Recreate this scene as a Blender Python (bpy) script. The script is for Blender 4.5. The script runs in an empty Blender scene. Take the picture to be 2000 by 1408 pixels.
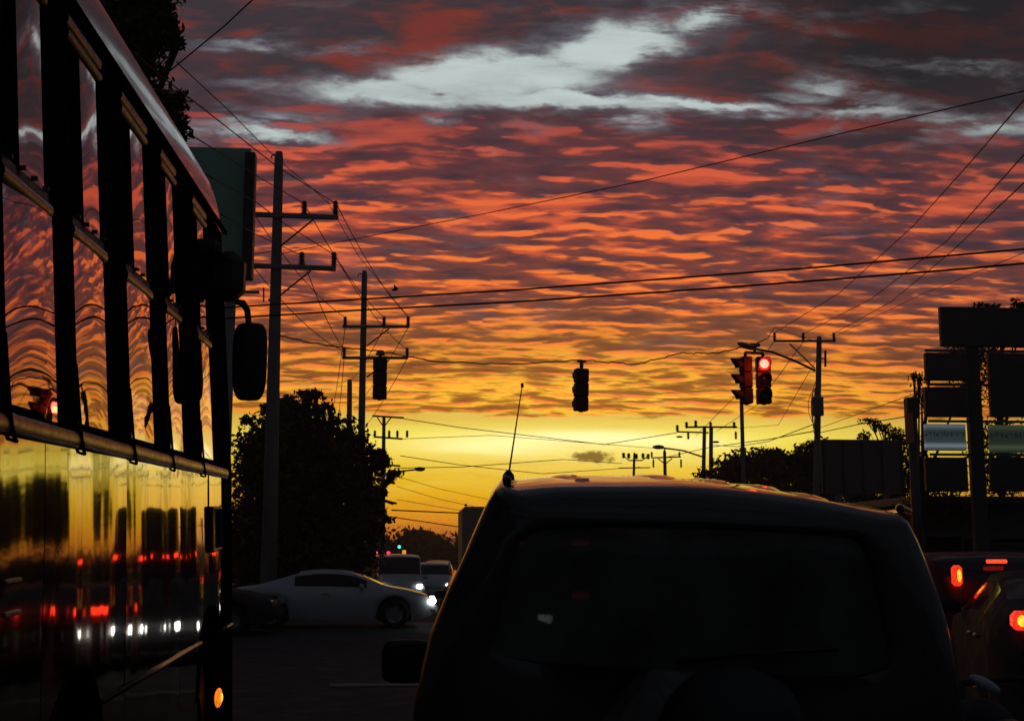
import bpy, math, random
import numpy as np
from mathutils import Vector, Matrix
random.seed(7); rng = np.random.default_rng(11)
scene = bpy.context.scene
COL = scene.collection
R = math.radians
# ------------------------------------------------------------------ camera
HCAM = 1.65; FPX = 2500.0
PITCH = math.atan(371/FPX); YAW = math.atan(0.078*math.cos(PITCH))
cam = bpy.data.cameras.new('camera'); cam.lens = 45.0; cam.sensor_width = 36.0
cam.clip_start = 0.05; cam.clip_end = 20000
camo = bpy.data.objects.new('camera', cam); COL.objects.link(camo)
camo.location = (0, 0, HCAM)
camo.rotation_euler = (math.pi/2+PITCH, 0, -YAW)
scene.camera = camo
CM = (Matrix.Rotation(-YAW, 3, 'Z') @ Matrix.Rotation(math.pi/2+PITCH, 3, 'X'))
def ray(px, py): return (CM @ Vector(((px-1000)/FPX, (704-py)/FPX, -1)))
def at(px, py, Y):                       # world point on depth plane y = Y seen at a photo pixel
    d = ray(px, py); return Vector((0, 0, HCAM)) + d*(Y/d.y)
def atx(px, py, X):
    d = ray(px, py); return Vector((0, 0, HCAM)) + d*(X/d.x)
scene.view_settings.view_transform = 'Standard'; scene.view_settings.look = 'None'
scene.view_settings.exposure = 0.0; scene.view_settings.gamma = 1.0
# ------------------------------------------------------------------ node helpers
def lin(c): return tuple(((v/255)/12.92 if v/255 <= 0.04045 else ((v/255+0.055)/1.055)**2.4) for v in c)
class G:
    def __init__(s, nt): s.nt = nt
    def n(s, t): return s.nt.nodes.new(t)
    def put(s, sock, v):
        if isinstance(v, E): s.nt.links.new(v.o, sock)
        elif isinstance(v, (tuple, list)) and len(v) == 3 and sock.type == 'RGBA': sock.default_value = (*v, 1)
        else: sock.default_value = v
    def m(s, op, *a, clamp=False):
        nd = s.n('ShaderNodeMath'); nd.operation = op; nd.use_clamp = clamp
        for i, v in enumerate(a): s.put(nd.inputs[i], v)
        return E(s, nd.outputs[0])
    def vec(s, x, y, z):
        nd = s.n('ShaderNodeCombineXYZ')
        for i, v in enumerate((x, y, z)): s.put(nd.inputs[i], v)
        return E(s, nd.outputs[0])
    def sep(s, v):
        nd = s.n('ShaderNodeSeparateXYZ'); s.put(nd.inputs[0], v); return [E(s, o) for o in nd.outputs]
    def ss(s, a, b, x, lo=0.0, hi=1.0):
        nd = s.n('ShaderNodeMapRange'); nd.interpolation_type = 'SMOOTHSTEP'
        s.put(nd.inputs[0], x); s.put(nd.inputs[1], a); s.put(nd.inputs[2], b); s.put(nd.inputs[3], lo); s.put(nd.inputs[4], hi)
        return E(s, nd.outputs[0])
    def noise(s, v, scale=1.0, detail=4.0, rough=0.5, dist=0.0):
        nd = s.n('ShaderNodeTexNoise'); s.put(nd.inputs['Vector'], v)
        nd.inputs['Scale'].default_value = scale; nd.inputs['Detail'].default_value = detail
        nd.inputs['Roughness'].default_value = rough; nd.inputs['Distortion'].default_value = dist
        return E(s, nd.outputs[0])
    def mix(s, f, a, b, mode='MIX'):
        nd = s.n('ShaderNodeMix'); nd.data_type = 'RGBA'; nd.blend_type = mode
        s.put(nd.inputs[0], f); s.put(nd.inputs[6], a); s.put(nd.inputs[7], b)
        return E(s, nd.outputs[2])
    def ramp(s, x, pts, a=0.0, b=1.0):       # pts: (value, colour) with value between a and b
        nd = s.n('ShaderNodeValToRGB'); t = (x-a)*(1.0/(b-a)); s.put(nd.inputs[0], t)
        el = nd.color_ramp.elements
        while len(el) < len(pts): el.new(0.5)
        for e, (p, c) in zip(el, sorted(pts, key=lambda q: q[0])):
            e.position = min(1, max(0, (p-a)/(b-a))); e.color = (*c, 1)
        return E(s, nd.outputs[0])
class E:
    def __init__(s, g, o): s.g = g; s.o = o
    def __add__(s, b): return s.g.m('ADD', s, b)
    __radd__ = __add__
    def __sub__(s, b): return s.g.m('SUBTRACT', s, b)
    def __rsub__(s, b): return s.g.m('SUBTRACT', b, s)
    def __mul__(s, b): return s.g.m('MULTIPLY', s, b)
    __rmul__ = __mul__
    def __truediv__(s, b): return s.g.m('DIVIDE', s, b)
# ------------------------------------------------------------------ world: sunset sky with a rippled cloud deck
SUN_D = ray(1150, 900).normalized()
SUN_EL = math.asin(SUN_D.z); SUN_AZ = math.atan2(SUN_D.x, SUN_D.y)
world = bpy.data.worlds.new('World'); scene.world = world; world.use_nodes = True
wt = world.node_tree; wt.nodes.clear(); g = G(wt)
tc = g.n('ShaderNodeTexCoord'); gen = E(g, tc.outputs['Generated'])
x, y, z = g.sep(gen)
zc = g.m('MAXIMUM', z, 0.0); yf = g.m('MAXIMUM', y, 0.15)
X = x/yf; Z = z/yf
zz = zc+0.12
pxx = x/zz; pyy = y/zz
def XZ(px, py): d = ray(px, py); return d.x/d.y, d.z/d.y
def Zr(py, px=1100): return XZ(px, py)[1]
# large scale warp shared by everything
w1 = g.noise(g.vec(pxx, pyy, 0.0), 1.3, 3, 0.5)
w2 = g.noise(g.vec(pxx, pyy, 7.0), 2.2, 3, 0.55)
wf = g.noise(g.vec(X, Z, 3.0), 9.0, 6, 0.65)
wf2 = g.noise(g.vec(X, Z*2.6, 8.0), 22.0, 7, 0.62)
# ripples of the cloud deck: isotropic puffs stretched sideways, finer cells riding on broad patches
rx = pxx*7.2 + w1*1.2; ry = pyy*15.0 + w2*2.0 + pxx*0.2
n1 = g.noise(g.vec(rx, ry, 1.0), 1.0, 3, 0.45, 0.0)
n2 = g.noise(g.vec(rx*2.1+3.0, ry*2.1, 4.0), 1.0, 3, 0.55, 0.0)
nf = g.noise(g.vec(X*34.0+w1, Z*150.0, 6.0), 1.0, 4, 0.6)
n3 = g.noise(g.vec(pxx*1.5, pyy*5.5+w1, 9.0), 1.0, 4, 0.55)
n1b = g.noise(g.vec(rx, ry+0.40, 1.0), 1.0, 3, 0.45, 0.0)
emb = n1-n1b
dens = (n1-0.5)*0.72+(n2-0.5)*0.26+(n3-0.5)*0.55-emb*0.75
dens = dens - g.ss(Zr(640), Zr(760), Z)*0.060 + (nf-0.5)*0.10 + 0.034
lit = g.ss(0.040, -0.085, dens)
hi = g.ss(-0.06, -0.18, dens)
patch = g.ss(0.53, 0.64, n3+(n1-0.5)*0.45)
litc = g.ramp(Z, [(Zr(815), lin((214, 120, 26))), (Zr(780), lin((255, 156, 32))), (Zr(700), lin((255, 128, 36))), (Zr(600), lin((246, 112, 44))),
                  (Zr(450), lin((234, 98, 56))), (Zr(330), lin((210, 86, 60))), (Zr(230), lin((154, 66, 60))), (Zr(120), lin((122, 52, 50))), (Zr(10), lin((134, 52, 40)))], 0, 0.55)
shc = g.ramp(Z, [(Zr(815), lin((134, 72, 22))), (Zr(770), lin((112, 60, 30))), (Zr(700), lin((92, 50, 38))), (Zr(600), lin((80, 46, 50))),
                 (Zr(450), lin((66, 42, 55))), (Zr(300), lin((58, 42, 54))), (Zr(180), lin((52, 46, 54))), (Zr(20), lin((40, 33, 37)))], 0, 0.55)
sx, sz = XZ(1130, 830)
dx = X-sx
near = g.m('EXPONENT', (dx*dx)*-14.0)
lowk = g.ss(Zr(560), Zr(790), Z)
litc = g.mix(near*lowk*0.75, litc, (1.15, .66, .04))
shc = g.mix(near*lowk*0.55, shc, lin((160, 84, 26)))
inn = g.ss(-0.02, 0.22, dens+(nf-0.5)*0.1)
shc = g.mix((1.0-inn)*0.16, shc, litc)
litm = g.mix(g.ss(Zr(780), Zr(640), Z)*0.34, litc, shc)
deck = g.mix(lit, shc, litm)
rim_ = g.ss(0.045, 0.135, emb+(nf-0.5)*0.05-(n3-0.5)*0.25)
deck = g.mix(rim_*0.95, deck, g.mix(g.ss(Zr(260), Zr(620), Z), litc, lin((255, 128, 52))))
deck = g.mix(hi*0.5, deck, g.mix(g.ss(Zr(350), Zr(700), Z)*0.8, litc, lin((255, 168, 64))))
deck = g.mix(patch*g.ss(Zr(800), Zr(560), Z)*0.72, deck, shc)
# gaps of pale clear sky between the clouds
def blob(px, py, rx_, rz_, ang=0.0, s=1.0):
    bx, bz = XZ(px, py); ca, sa = math.cos(ang), math.sin(ang)
    X2 = X+(wf-0.5)*0.10; Z2 = Z+(wf2-0.5)*0.030
    a = ((X2-bx)*ca+(Z2-bz)*sa)*(FPX/rx_); b = ((Z2-bz)*ca-(X2-bx)*sa)*(FPX/rz_)
    return g.m('EXPONENT', (a*a+b*b)*-1.0)*s
gap = None
for a in [(770, 178, 230, 34, 0.0, 1.0), (960, 150, 260, 58, 0.10, 1.2), (1200, 92, 220, 54, 0.22, 1.15), (1370, 45, 90, 34, 0.3, .9), (1080, 196, 380, 26, -0.02, 1.0), (1400, 206, 220, 15, -0.06, .85),
          (1700, 222, 190, 17, 0.0, .8), (1640, 172, 100, 18, 0.0, .6), (860, 238, 30, 18, 0, .7), (530, 258, 130, 18, -0.1, .85), (480, 90, 110, 18, 0, .5), (1900, 128, 200, 14, 0.02, .5),
          (1850, 235, 120, 20, 0, .6), (700, 95, 90, 16, 0.1, .5), (500, 165, 80, 18, 0, .4)]:
    b = blob(*a); gap = b if gap is None else g.m('MAXIMUM', gap, b)
ng = g.noise(g.vec(X*9.0+w1, Z*30.0, 2.0), 1.0, 8, 0.62, 0.3)
band2 = g.m('EXPONENT', ((Z-Zr(215))*(FPX/45.0))*((Z-Zr(215))*(FPX/45.0))*-1.0)*g.ss(XZ(820, 200)[0], XZ(1250, 200)[0], X)*0.80
band3 = g.m('EXPONENT', ((Z-Zr(255))*(FPX/40.0))*((Z-Zr(255))*(FPX/40.0))*-1.0)*g.ss(XZ(760, 200)[0], XZ(480, 200)[0], X)*0.62
mott = g.m('MAXIMUM', band2, band3)*g.ss(0.60, 0.38, n1*0.6+ng*0.4)*0.95
gap = g.m('MAXIMUM', gap, mott)
wisp = g.noise(g.vec(X*14.0+w1*2.0, Z*75.0, 12.0), 1.0, 6, 0.6, 0.4)
gapm = g.ss(-0.06, 0.74, gap-(ng-0.46)*1.5-g.ss(0.48, 0.75, wisp)*0.55)
gapm = gapm*g.ss(0.1, 0.5, y)
gapc = g.mix(g.ss(0.25, 0.95, gap-(ng-0.5)*1.2), lin((100, 96, 106)), lin((192, 205, 203)))
# top: colder, darker bodies with red undersides
topk = g.ss(Zr(280), Zr(110), Z)
n4 = g.noise(g.vec(X*6.0+w1, Z*24.0, 2.0), 1.0, 7, 0.6, 0.4)
tl = g.ss(0.47, 0.64, n4+(n2-0.5)*0.3)
topc = g.mix(tl*0.9, lin((54, 51, 58)), lin((126, 52, 42)))
deck = g.mix(topk*0.85, deck, topc)
edge_g = g.ss(0.10, 0.40, gap)
deck = g.mix(edge_g*(1.0-tl)*0.45, deck, lin((92, 88, 98)))
XR, _ = XZ(1800, 100); XM, _ = XZ(1250, 100)
dr = g.ss(XM, XR, X)*g.ss(Zr(420), Zr(60), Z)
deck = g.mix(dr*0.82, deck, lin((22, 20, 24)))
gapc = g.mix(g.ss(0.40, 0.70, g.noise(g.vec(X*7.0, Z*38.0+w1, 15.0), 1.0, 6, 0.6, 0.3))*0.4, gapc, lin((136, 140, 150)))
gapc = g.mix(dr*0.6, gapc, lin((110, 110, 112)))
sky = g.mix(gapm, deck, gapc)
# the clear band below the deck
band = g.ramp(Z, [(Zr(1075), lin((140, 56, 40))), (Zr(1055), lin((244, 116, 40))), (Zr(1015), lin((252, 158, 24))), (Zr(960), lin((248, 190, 18))), (Zr(905), lin((246, 208, 42))),
                  (Zr(875), lin((252, 228, 68))), (Zr(850), lin((254, 236, 92))), (Zr(815), lin((236, 198, 82)))], -0.01, 0.14)
st = g.noise(g.vec(X*5.0, Z*75.0+wf*2.0, 5.0), 1.0, 4, 0.55, 0.2)
band = g.mix(g.ss(0.52, 0.75, st)*0.55*g.ss(Zr(1000), Zr(930), Z), band, lin((250, 228, 100)))
band = g.mix(g.ss(0.50, 0.30, st)*0.25, band, lin((206, 140, 18)))
def eblob(px, py, rx_, rz_, s=1.0):
    bx, bz = XZ(px, py); a = (X-bx)*(FPX/rx_); b = (Z+(st-0.5)*0.012-bz)*(FPX/rz_)
    return g.m('EXPONENT', (a*a+b*b)*-1.0, clamp=True)*s
for a in [(1150, 857, 210, 13, 1.0), (960, 872, 150, 14, .7), (1340, 868, 120, 16, .45), (1100, 885, 300, 40, .25)]:
    band = g.mix(eblob(*a), band, (1.35, 1.2, 0.55))
side = g.ss(0.10, 0.42, g.m('ABSOLUTE', dx))
band = g.mix(side*0.55, band, lin((190, 112, 40)))
em = Z + (w1-0.5)*0.003 + (n1-0.5)*0.016 + (wf2-0.5)*0.010
deckm = g.ss(Zr(814), Zr(806), em)
sky = g.mix(deckm, band, sky)
# the small dark cloud by the poles
cx_, cz_ = XZ(1160, 892)
a = (X-cx_)*(FPX/62.0); b = (Z+(wf-0.5)*0.006-cz_+(X-cx_)*0.05)*(FPX/14.0)
cl = g.m('EXPONENT', (a*a+b*b)*-1.0)+(g.noise(g.vec(X, Z*1.2, 2.0), 95.0, 6, 0.6)-0.5)*1.7
sky = g.mix(g.ss(0.36, 0.95, cl)*0.9, sky, lin((104, 72, 20)))
# clear air behind everything: physical sky, low sun
nish = g.n('ShaderNodeTexSky'); nish.sky_type = 'NISHITA'; nish.sun_disc = False
nish.sun_elevation = max(R(1.0), SUN_EL); nish.sun_rotation = SUN_AZ
nc = g.n('ShaderNodeVectorMath'); nc.operation = 'SCALE'; wt.links.new(nish.outputs[0], nc.inputs[0]); nc.inputs['Scale'].default_value = 0.0015
# away from the afterglow the dusk sky is dim slate
azf = g.ss(0.72, 0.97, y/g.m('SQRT', x*x+y*y+0.001))
high = g.ss(0.44, 0.62, z)
front = azf*(1.0-high)
n5 = g.noise(g.vec(pxx*1.2, pyy*2.0, 3.0), 1.0, 4, 0.5)
dusk = g.mix(g.ss(0.4, 0.62, n5), lin((38, 42, 50)), lin((60, 64, 71)))
sky = g.mix(front, dusk, sky)
below = g.ss(-0.004, -0.05, z)
sky = g.mix(below, sky, lin((10, 9, 10)))
ad = g.mix(1.0, sky, E(g, nc.outputs[0]), 'ADD')
bg = g.n('ShaderNodeBackground'); g.put(bg.inputs[0], ad); bg.inputs[1].default_value = 1.0
wo = g.n('ShaderNodeOutputWorld'); wt.links.new(bg.outputs[0], wo.inputs[0])
# ------------------------------------------------------------------ sun (veiled by the cloud band)
sl = bpy.data.lights.new('sun', 'SUN'); sl.energy = 0.006; sl.angle = R(10); sl.color = (1.0, 0.62, 0.28)
slo = bpy.data.objects.new('sun', sl); COL.objects.link(slo)
slo.rotation_euler = SUN_D.to_track_quat('Z', 'Y').to_euler()
# ------------------------------------------------------------------ materials
MATS = {}
def mat(name, col, rough=0.6, metal=0.0, var=0.25, nscale=6.0, bump=0.0, bscale=30.0, coat=0.0, ior=1.5, stretch=(1, 1, 1), spec=None):
    m = bpy.data.materials.new(name); m.use_nodes = True; nt = m.node_tree; gg = G(nt)
    bs = nt.nodes['Principled BSDF']
    t = gg.n('ShaderNodeTexCoord'); mp = gg.n('ShaderNodeMapping'); nt.links.new(t.outputs['Object'], mp.inputs[0]); mp.inputs['Scale'].default_value = stretch
    v = E(gg, mp.outputs[0])
    nn = gg.noise(v, nscale, 5, 0.6)
    c2 = tuple(max(0, k*(1-var)) for k in col); c1 = tuple(min(1, k*(1+var)) for k in col)
    gg.put(bs.inputs['Base Color'], gg.mix(nn, c2, c1))
    bs.inputs['Metallic'].default_value = metal; bs.inputs['IOR'].default_value = ior
    gg.put(bs.inputs['Roughness'], gg.ss(0.3, 0.7, gg.noise(v, nscale*2.3, 3, 0.6), rough*0.85, min(1, rough*1.2)))
    bs.inputs['Coat Weight'].default_value = coat; bs.inputs['Coat Roughness'].default_value = 0.04
    if spec is not None: bs.inputs['Specular IOR Level'].default_value = spec
    if bump:
        b = gg.n('ShaderNodeBump'); b.inputs['Strength'].default_value = bump; b.inputs['Distance'].default_value = 0.02
        gg.put(b.inputs['Height'], gg.noise(v, bscale, 4, 0.6)); nt.links.new(b.outputs[0], bs.inputs['Normal'])
    MATS[name] = m; return m
def emit(name, col, s, base=(0.1, 0.1, 0.1), edge=None):
    m = bpy.data.materials.new(name); m.use_nodes = True; nt = m.node_tree; gg = G(nt)
    bs = nt.nodes['Principled BSDF']; bs.inputs['Base Color'].default_value = (*base, 1); bs.inputs['Roughness'].default_value = 0.25
    t = gg.n('ShaderNodeTexCoord'); v = E(gg, t.outputs['Object'])
    nn = gg.ss(0.35, 0.65, gg.noise(v, 40.0, 2, 0.5))
    gg.put(bs.inputs['Emission Color'], gg.mix(nn, tuple(k*0.6 for k in col), col)); bs.inputs['Emission Strength'].default_value = s
    MATS[name] = m; return m
asphalt = mat('asphalt', (0.05, 0.053, 0.057), 0.85, var=0.4, nscale=1.3, bump=0.5, bscale=60, spec=0.12)
soil = mat('dry_ground', (0.06, 0.055, 0.04), 0.95, var=0.4, nscale=0.5, bump=0.4, bscale=8)
paving = mat('paving', (0.16, 0.155, 0.145), 0.85, var=0.3, nscale=3)
roadpaint = mat('worn_road_paint', (0.10, 0.10, 0.098), 0.8, var=0.8, nscale=5)
concrete = mat('pole_concrete', (0.20, 0.19, 0.175), 0.85, var=0.25, nscale=4, bump=0.2)
steel = mat('galvanised_steel', (0.22, 0.22, 0.22), 0.55, 0.3)
porcelain = mat('brown_porcelain', (0.06, 0.035, 0.025), 0.35)
cablemat = mat('cable_rubber', (0.012, 0.012, 0.012), 0.7)
signalpaint = mat('signal_dark_paint', (0.035, 0.02, 0.012), 0.6)
leafm = mat('leaves', (0.035, 0.05, 0.02), 0.6, var=0.6, nscale=1.5)
leafm2 = mat('leaves_olive', (0.045, 0.045, 0.02), 0.6, var=0.6, nscale=1.5)
bark = mat('bark', (0.05, 0.04, 0.03), 0.95, var=0.4, nscale=10, bump=0.5)
signgreen = mat('green_painted_sheet', (0.30, 0.55, 0.40), 0.5, var=0.22, nscale=2)
signdark = mat('dark_sign_sheet', (0.04, 0.045, 0.045), 0.5, var=0.3, nscale=3)
signgrey = mat('grey_sign_sheet', (0.10, 0.10, 0.10), 0.6, var=0.2, nscale=2)
blackpaint = mat('bus_black_frame', (0.011, 0.012, 0.011), 0.62, 0.0, var=0.3, bump=0.08, bscale=20, spec=0.0)
# bus paints
buspaint = mat('bus_lower_paint', (0.62, 0.55, 0.45), 0.10, 0.85, var=0.15, nscale=3)
trimmetal = mat('bus_trim_metal', (0.12, 0.10, 0.085), 0.34, 0.85, var=0.35, nscale=12)
roofpaint = mat('bus_roof_paint', (0.32, 0.31, 0.32), 0.22, 0.25, var=0.2, nscale=2.0, coat=0.6)
cabinshade = mat('bus_cabin_shade', (0.008, 0.008, 0.008), 0.8)  # near black: shade of the bus cabin put into the colour
rubber = mat('tyre_rubber', (0.015, 0.015, 0.015), 0.85)
rim = mat('wheel_rim', (0.25, 0.25, 0.26), 0.4, 0.7)
plastic = mat('black_plastic', (0.014, 0.014, 0.015), 0.5)
suvpaint = mat('suv_dark_paint', (0.04, 0.036, 0.034), 0.30, 0.2, var=0.3, nscale=4, coat=0.6)
silver = mat('silver_paint', (0.42, 0.45, 0.48), 0.35, 0.15, var=0.08, nscale=3, coat=0.4)
white = mat('white_paint', (0.6, 0.6, 0.6), 0.35, 0.0, var=0.08, nscale=3, coat=0.3)
darkred = mat('dark_red_paint', (0.13, 0.012, 0.02), 0.5, 0.0, var=0.15, nscale=3, coat=0.0, spec=0.25)
greycar = mat('grey_paint', (0.045, 0.045, 0.055), 0.8, 0.0, var=0.15, nscale=3, coat=0.0, spec=0.15)
boxpaint = mat('truck_box_paint', (0.30, 0.22, 0.18), 0.6, var=0.15, nscale=2)
wallm = mat('plaster_wall', (0.10, 0.10, 0.10), 0.9, var=0.25, nscale=1.5)
darkglass = mat('dark_car_glass', (0.008, 0.009, 0.01), 0.06, var=0.1)
sleevemetal = mat('brown_sleeve_metal', (0.40, 0.20, 0.08), 0.6, var=0.4, nscale=8, stretch=(1, 1, .1))  # orange-brown tone varying in lengthwise streaks
red_on = emit('signal_red_lit', (1.0, 0.11, 0.07), 8.0)
red_rim = emit('signal_red_rim', (1.0, 0.02, 0.012), 1.8)
lens_off = mat('signal_lens_unlit', (0.02, 0.02, 0.015), 0.2)
green_on = emit('signal_green_lit', (0.05, 0.9, 0.55), 3.0)
brake_on = emit('brake_lamp_lit', (1.0, 0.035, 0.01), 3.6)
brake_hot = emit('brake_lamp_hot', (1.0, 0.42, 0.03), 2.2)
brake_red = emit('brake_lamp_red', (1.0, 0.035, 0.008), 1.3)
amber_on = emit('amber_lamp_lit', (1.0, 0.22, 0.01), 1.3)
head_on = emit('headlamp_lit', (0.95, 0.97, 1.0), 14.0)
orange_on = emit('orange_sign_lit', (1.0, 0.42, 0.06), 1.0)
plate = mat('number_plate', (0.5, 0.5, 0.48), 0.5)
# bus window glass: film-tinted, mirror-like, slightly wavy
def glassy(name, col, metal, bumpk, sc, stretch, rough=0.02, bd=0.01):
    m = bpy.data.materials.new(name); m.use_nodes = True; nt = m.node_tree; gg = G(nt)
    bs = nt.nodes['Principled BSDF']
    t = gg.n('ShaderNodeTexCoord'); mp = gg.n('ShaderNodeMapping'); nt.links.new(t.outputs['Object'], mp.inputs[0]); mp.inputs['Scale'].default_value = stretch
    v = E(gg, mp.outputs[0])
    gg.put(bs.inputs['Base Color'], gg.mix(gg.noise(v, 2.0, 4, 0.6), tuple(k*0.8 for k in col), col))
    bs.inputs['Metallic'].default_value = metal; bs.inputs['Roughness'].default_value = rough
    b = gg.n('ShaderNodeBump'); b.inputs['Strength'].default_value = bumpk; b.inputs['Distance'].default_value = bd
    gg.put(b.inputs['Height'], gg.noise(v, sc, 2, 0.4)); nt.links.new(b.outputs[0], bs.inputs['Normal'])
    return m
busglass = glassy('bus_window_glass', (0.62, 0.52, 0.51), 1.0, 0.2, 2.0, (1, 1.0, 1.3), 0.015, 0.010)
buspanel = glassy('bus_side_panel', (0.50, 0.42, 0.28), 1.0, 0.22, 2.4, (1, 1.3, 0.45), 0.05, 0.02)
def seethrough(name, tint, refl):
    m = bpy.data.materials.new(name); m.use_nodes = True; nt = m.node_tree; nt.nodes.clear(); gg = G(nt)
    tr = gg.n('ShaderNodeBsdfTransparent'); tr.inputs[0].default_value = (*tint, 1)
    gl = gg.n('ShaderNodeBsdfGlossy'); gl.inputs['Roughness'].default_value = 0.03
    fr = gg.n('ShaderNodeFresnel'); fr.inputs[0].default_value = 1.5
    mx = gg.n('ShaderNodeMixShader'); o = gg.n('ShaderNodeOutputMaterial'); df = gg.n('ShaderNodeBsdfDiffuse'); df.inputs[0].default_value = (.3, .31, .27, 1); md = gg.n('ShaderNodeMixShader')
    t = gg.n('ShaderNodeTexCoord'); nn = gg.noise(E(gg, t.outputs['Object']), 3.0, 4, 0.6)
    f = E(gg, fr.outputs[0])*refl + gg.ss(0.4, 0.8, nn)*0.02
    gg.put(mx.inputs[0], f); gg.put(md.inputs[0], gg.ss(.3, .75, nn, .12, .4)); nt.links.new(tr.outputs[0], md.inputs[1]); nt.links.new(df.outputs[0], md.inputs[2]); nt.links.new(md.outputs[0], mx.inputs[1]); nt.links.new(gl.outputs[0], mx.inputs[2]); nt.links.new(mx.outputs[0], o.inputs[0])
    return m
tintglass = seethrough('tinted_glass', (0.05, 0.055, 0.05), 0.7)
clearglass = seethrough('windscreen_glass', (0.22, 0.24, 0.22), 0.7)
# ------------------------------------------------------------------ mesh builder
class MB:
    def __init__(s): s.v = []; s.f = []; s.sm = []
    def add(s, vs, fs, smooth=False):
        o = len(s.v); s.v += [tuple(v) for v in vs]; s.f += [tuple(i+o for i in f) for f in fs]; s.sm += [smooth]*len(fs); return s
    def box(s, c, d, rot=None, b=0.0):
        cx, cy, cz = c; hx, hy, hz = d[0]/2, d[1]/2, d[2]/2
        M = rot or Matrix.Identity(3)
        if b <= 0:
            vs = [(sx*hx, sy*hy, sz*hz) for sx in (-1, 1) for sy in (-1, 1) for sz in (-1, 1)]
            fs = [(0, 1, 3, 2), (4, 6, 7, 5), (0, 4, 5, 1), (2, 3, 7, 6), (0, 2, 6, 4), (1, 5, 7, 3)]
        else:                                  # chamfered box
            b = min(b, hx*.9, hy*.9, hz*.9); vs = []; fs = []; idx = {}
            for sx in (-1, 1):
                for sy in (-1, 1):
                    for sz in (-1, 1):
                        for a in range(3):
                            idx[(sx, sy, sz, a)] = len(vs)
                            p = [sx*(hx-b), sy*(hy-b), sz*(hz-b)]; p[a] = (sx*hx, sy*hy, sz*hz)[a]; vs.append(tuple(p))
            for a in range(3):
                o1, o2 = [(1, 2), (2, 0), (0, 1)][a]
                for sg in (-1, 1):
                    q = []
                    for (u, w) in ((-1, -1), (1, -1), (1, 1), (-1, 1)):
                        k = [0, 0, 0]; k[a] = sg; k[o1] = u; k[o2] = w; q.append(idx[(*k, a)])
                    fs.append(tuple(q if sg > 0 else q[::-1]))
                for u in (-1, 1):
                    for w in (-1, 1):
                        k1 = [0, 0, 0]; k1[a] = -1; k1[o1] = u; k1[o2] = w; k2 = list(k1); k2[a] = 1
                        fs.append((idx[(*k1, o1)], idx[(*k2, o1)], idx[(*k2, o2)], idx[(*k1, o2)]))
            for sx in (-1, 1):
                for sy in (-1, 1):
                    for sz in (-1, 1): fs.append(tuple(idx[(sx, sy, sz, a)] for a in range(3)))
        vs = [tuple(M @ Vector(v)+Vector(c)) for v in vs]
        return s.add(vs, fs)
    def tube(s, pts, r, n=8, cap=True, smooth=True):
        pts = [Vector(p) for p in pts]; rs = r if isinstance(r, (list, tuple)) else [r]*len(pts)
        vs = []; fs = []; prev = None
        for i, p in enumerate(pts):
            t = (pts[min(i+1, len(pts)-1)]-pts[max(i-1, 0)]).normalized()
            if prev is None:
                a = Vector((0, 0, 1)) if abs(t.z) < 0.9 else Vector((1, 0, 0)); u = t.cross(a).normalized()
            else: u = (prev-t*prev.dot(t)).normalized()
            prev = u; w = t.cross(u)
            for k in range(n):
                an = 2*math.pi*k/n; vs.append(p+(u*math.cos(an)+w*math.sin(an))*rs[i])
        for i in range(len(pts)-1):
            for k in range(n): fs.append((i*n+k, i*n+(k+1) % n, (i+1)*n+(k+1) % n, (i+1)*n+k))
        s.add(vs, fs, smooth)
        if cap:
            o = len(s.v)-len(vs); s.f.append(tuple(o+k for k in range(n))[::-1]); s.sm.append(False)
            s.f.append(tuple(o+(len(pts)-1)*n+k for k in range(n))); s.sm.append(False)
        return s
    def lathe(s, prof, axis=(0, 0, 1), c=(0, 0, 0), n=16):   # prof: (r, h)
        q = Vector((0, 0, 1)).rotation_difference(Vector(axis)); c = Vector(c); vs = []; fs = []
        for (r, h) in prof:
            for k in range(n):
                a = 2*math.pi*k/n; vs.append(q @ Vector((r*math.cos(a), r*math.sin(a), h))+c)
        for i in range(len(prof)-1):
            for k in range(n): fs.append((i*n+k, i*n+(k+1) % n, (i+1)*n+(k+1) % n, (i+1)*n+k))
        return s.add(vs, fs, True)
    def ell(s, c, r, nu=14, nv=8):
        vs = []; fs = []
        for j in range(nv+1):
            th = math.pi*j/nv
            for i in range(nu):
                a = 2*math.pi*i/nu; vs.append((c[0]+r[0]*math.sin(th)*math.cos(a), c[1]+r[1]*math.sin(th)*math.sin(a), c[2]+r[2]*math.cos(th)))
        for j in range(nv):
            for i in range(nu): fs.append((j*nu+i, (j+1)*nu+i, (j+1)*nu+(i+1) % nu, j*nu+(i+1) % nu))
        return s.add(vs, fs, True)
    def quad(s, a, b, c, d): return s.add([a, b, c, d], [(0, 1, 2, 3)])
    def grid(s, rows, smooth=True, skip=None):
        n = len(rows[0]); vs = [p for r_ in rows for p in r_]; fs = []
        for j in range(len(rows)-1):
            for i in range(n-1):
                if skip and skip(j, i): continue
                fs.append((j*n+i, j*n+i+1, (j+1)*n+i+1, (j+1)*n+i))
        return s.add(vs, fs, smooth)
    def build(s, name, m, parent=None, loc=(0, 0, 0)):
        me = bpy.data.meshes.new(name); me.from_pydata(s.v, [], s.f); me.polygons.foreach_set('use_smooth', s.sm)
        me.materials.append(m); me.update(); o = bpy.data.objects.new(name, me); COL.objects.link(o); o.location = loc
        if parent is not None: o.parent = parent
        return o
def tag(o, label=None, cat=None, group=None, kind=None):
    if label: o['label'] = label
    if cat: o['category'] = cat
    if group: o['group'] = group
    if kind: o['kind'] = kind
    return o
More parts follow.
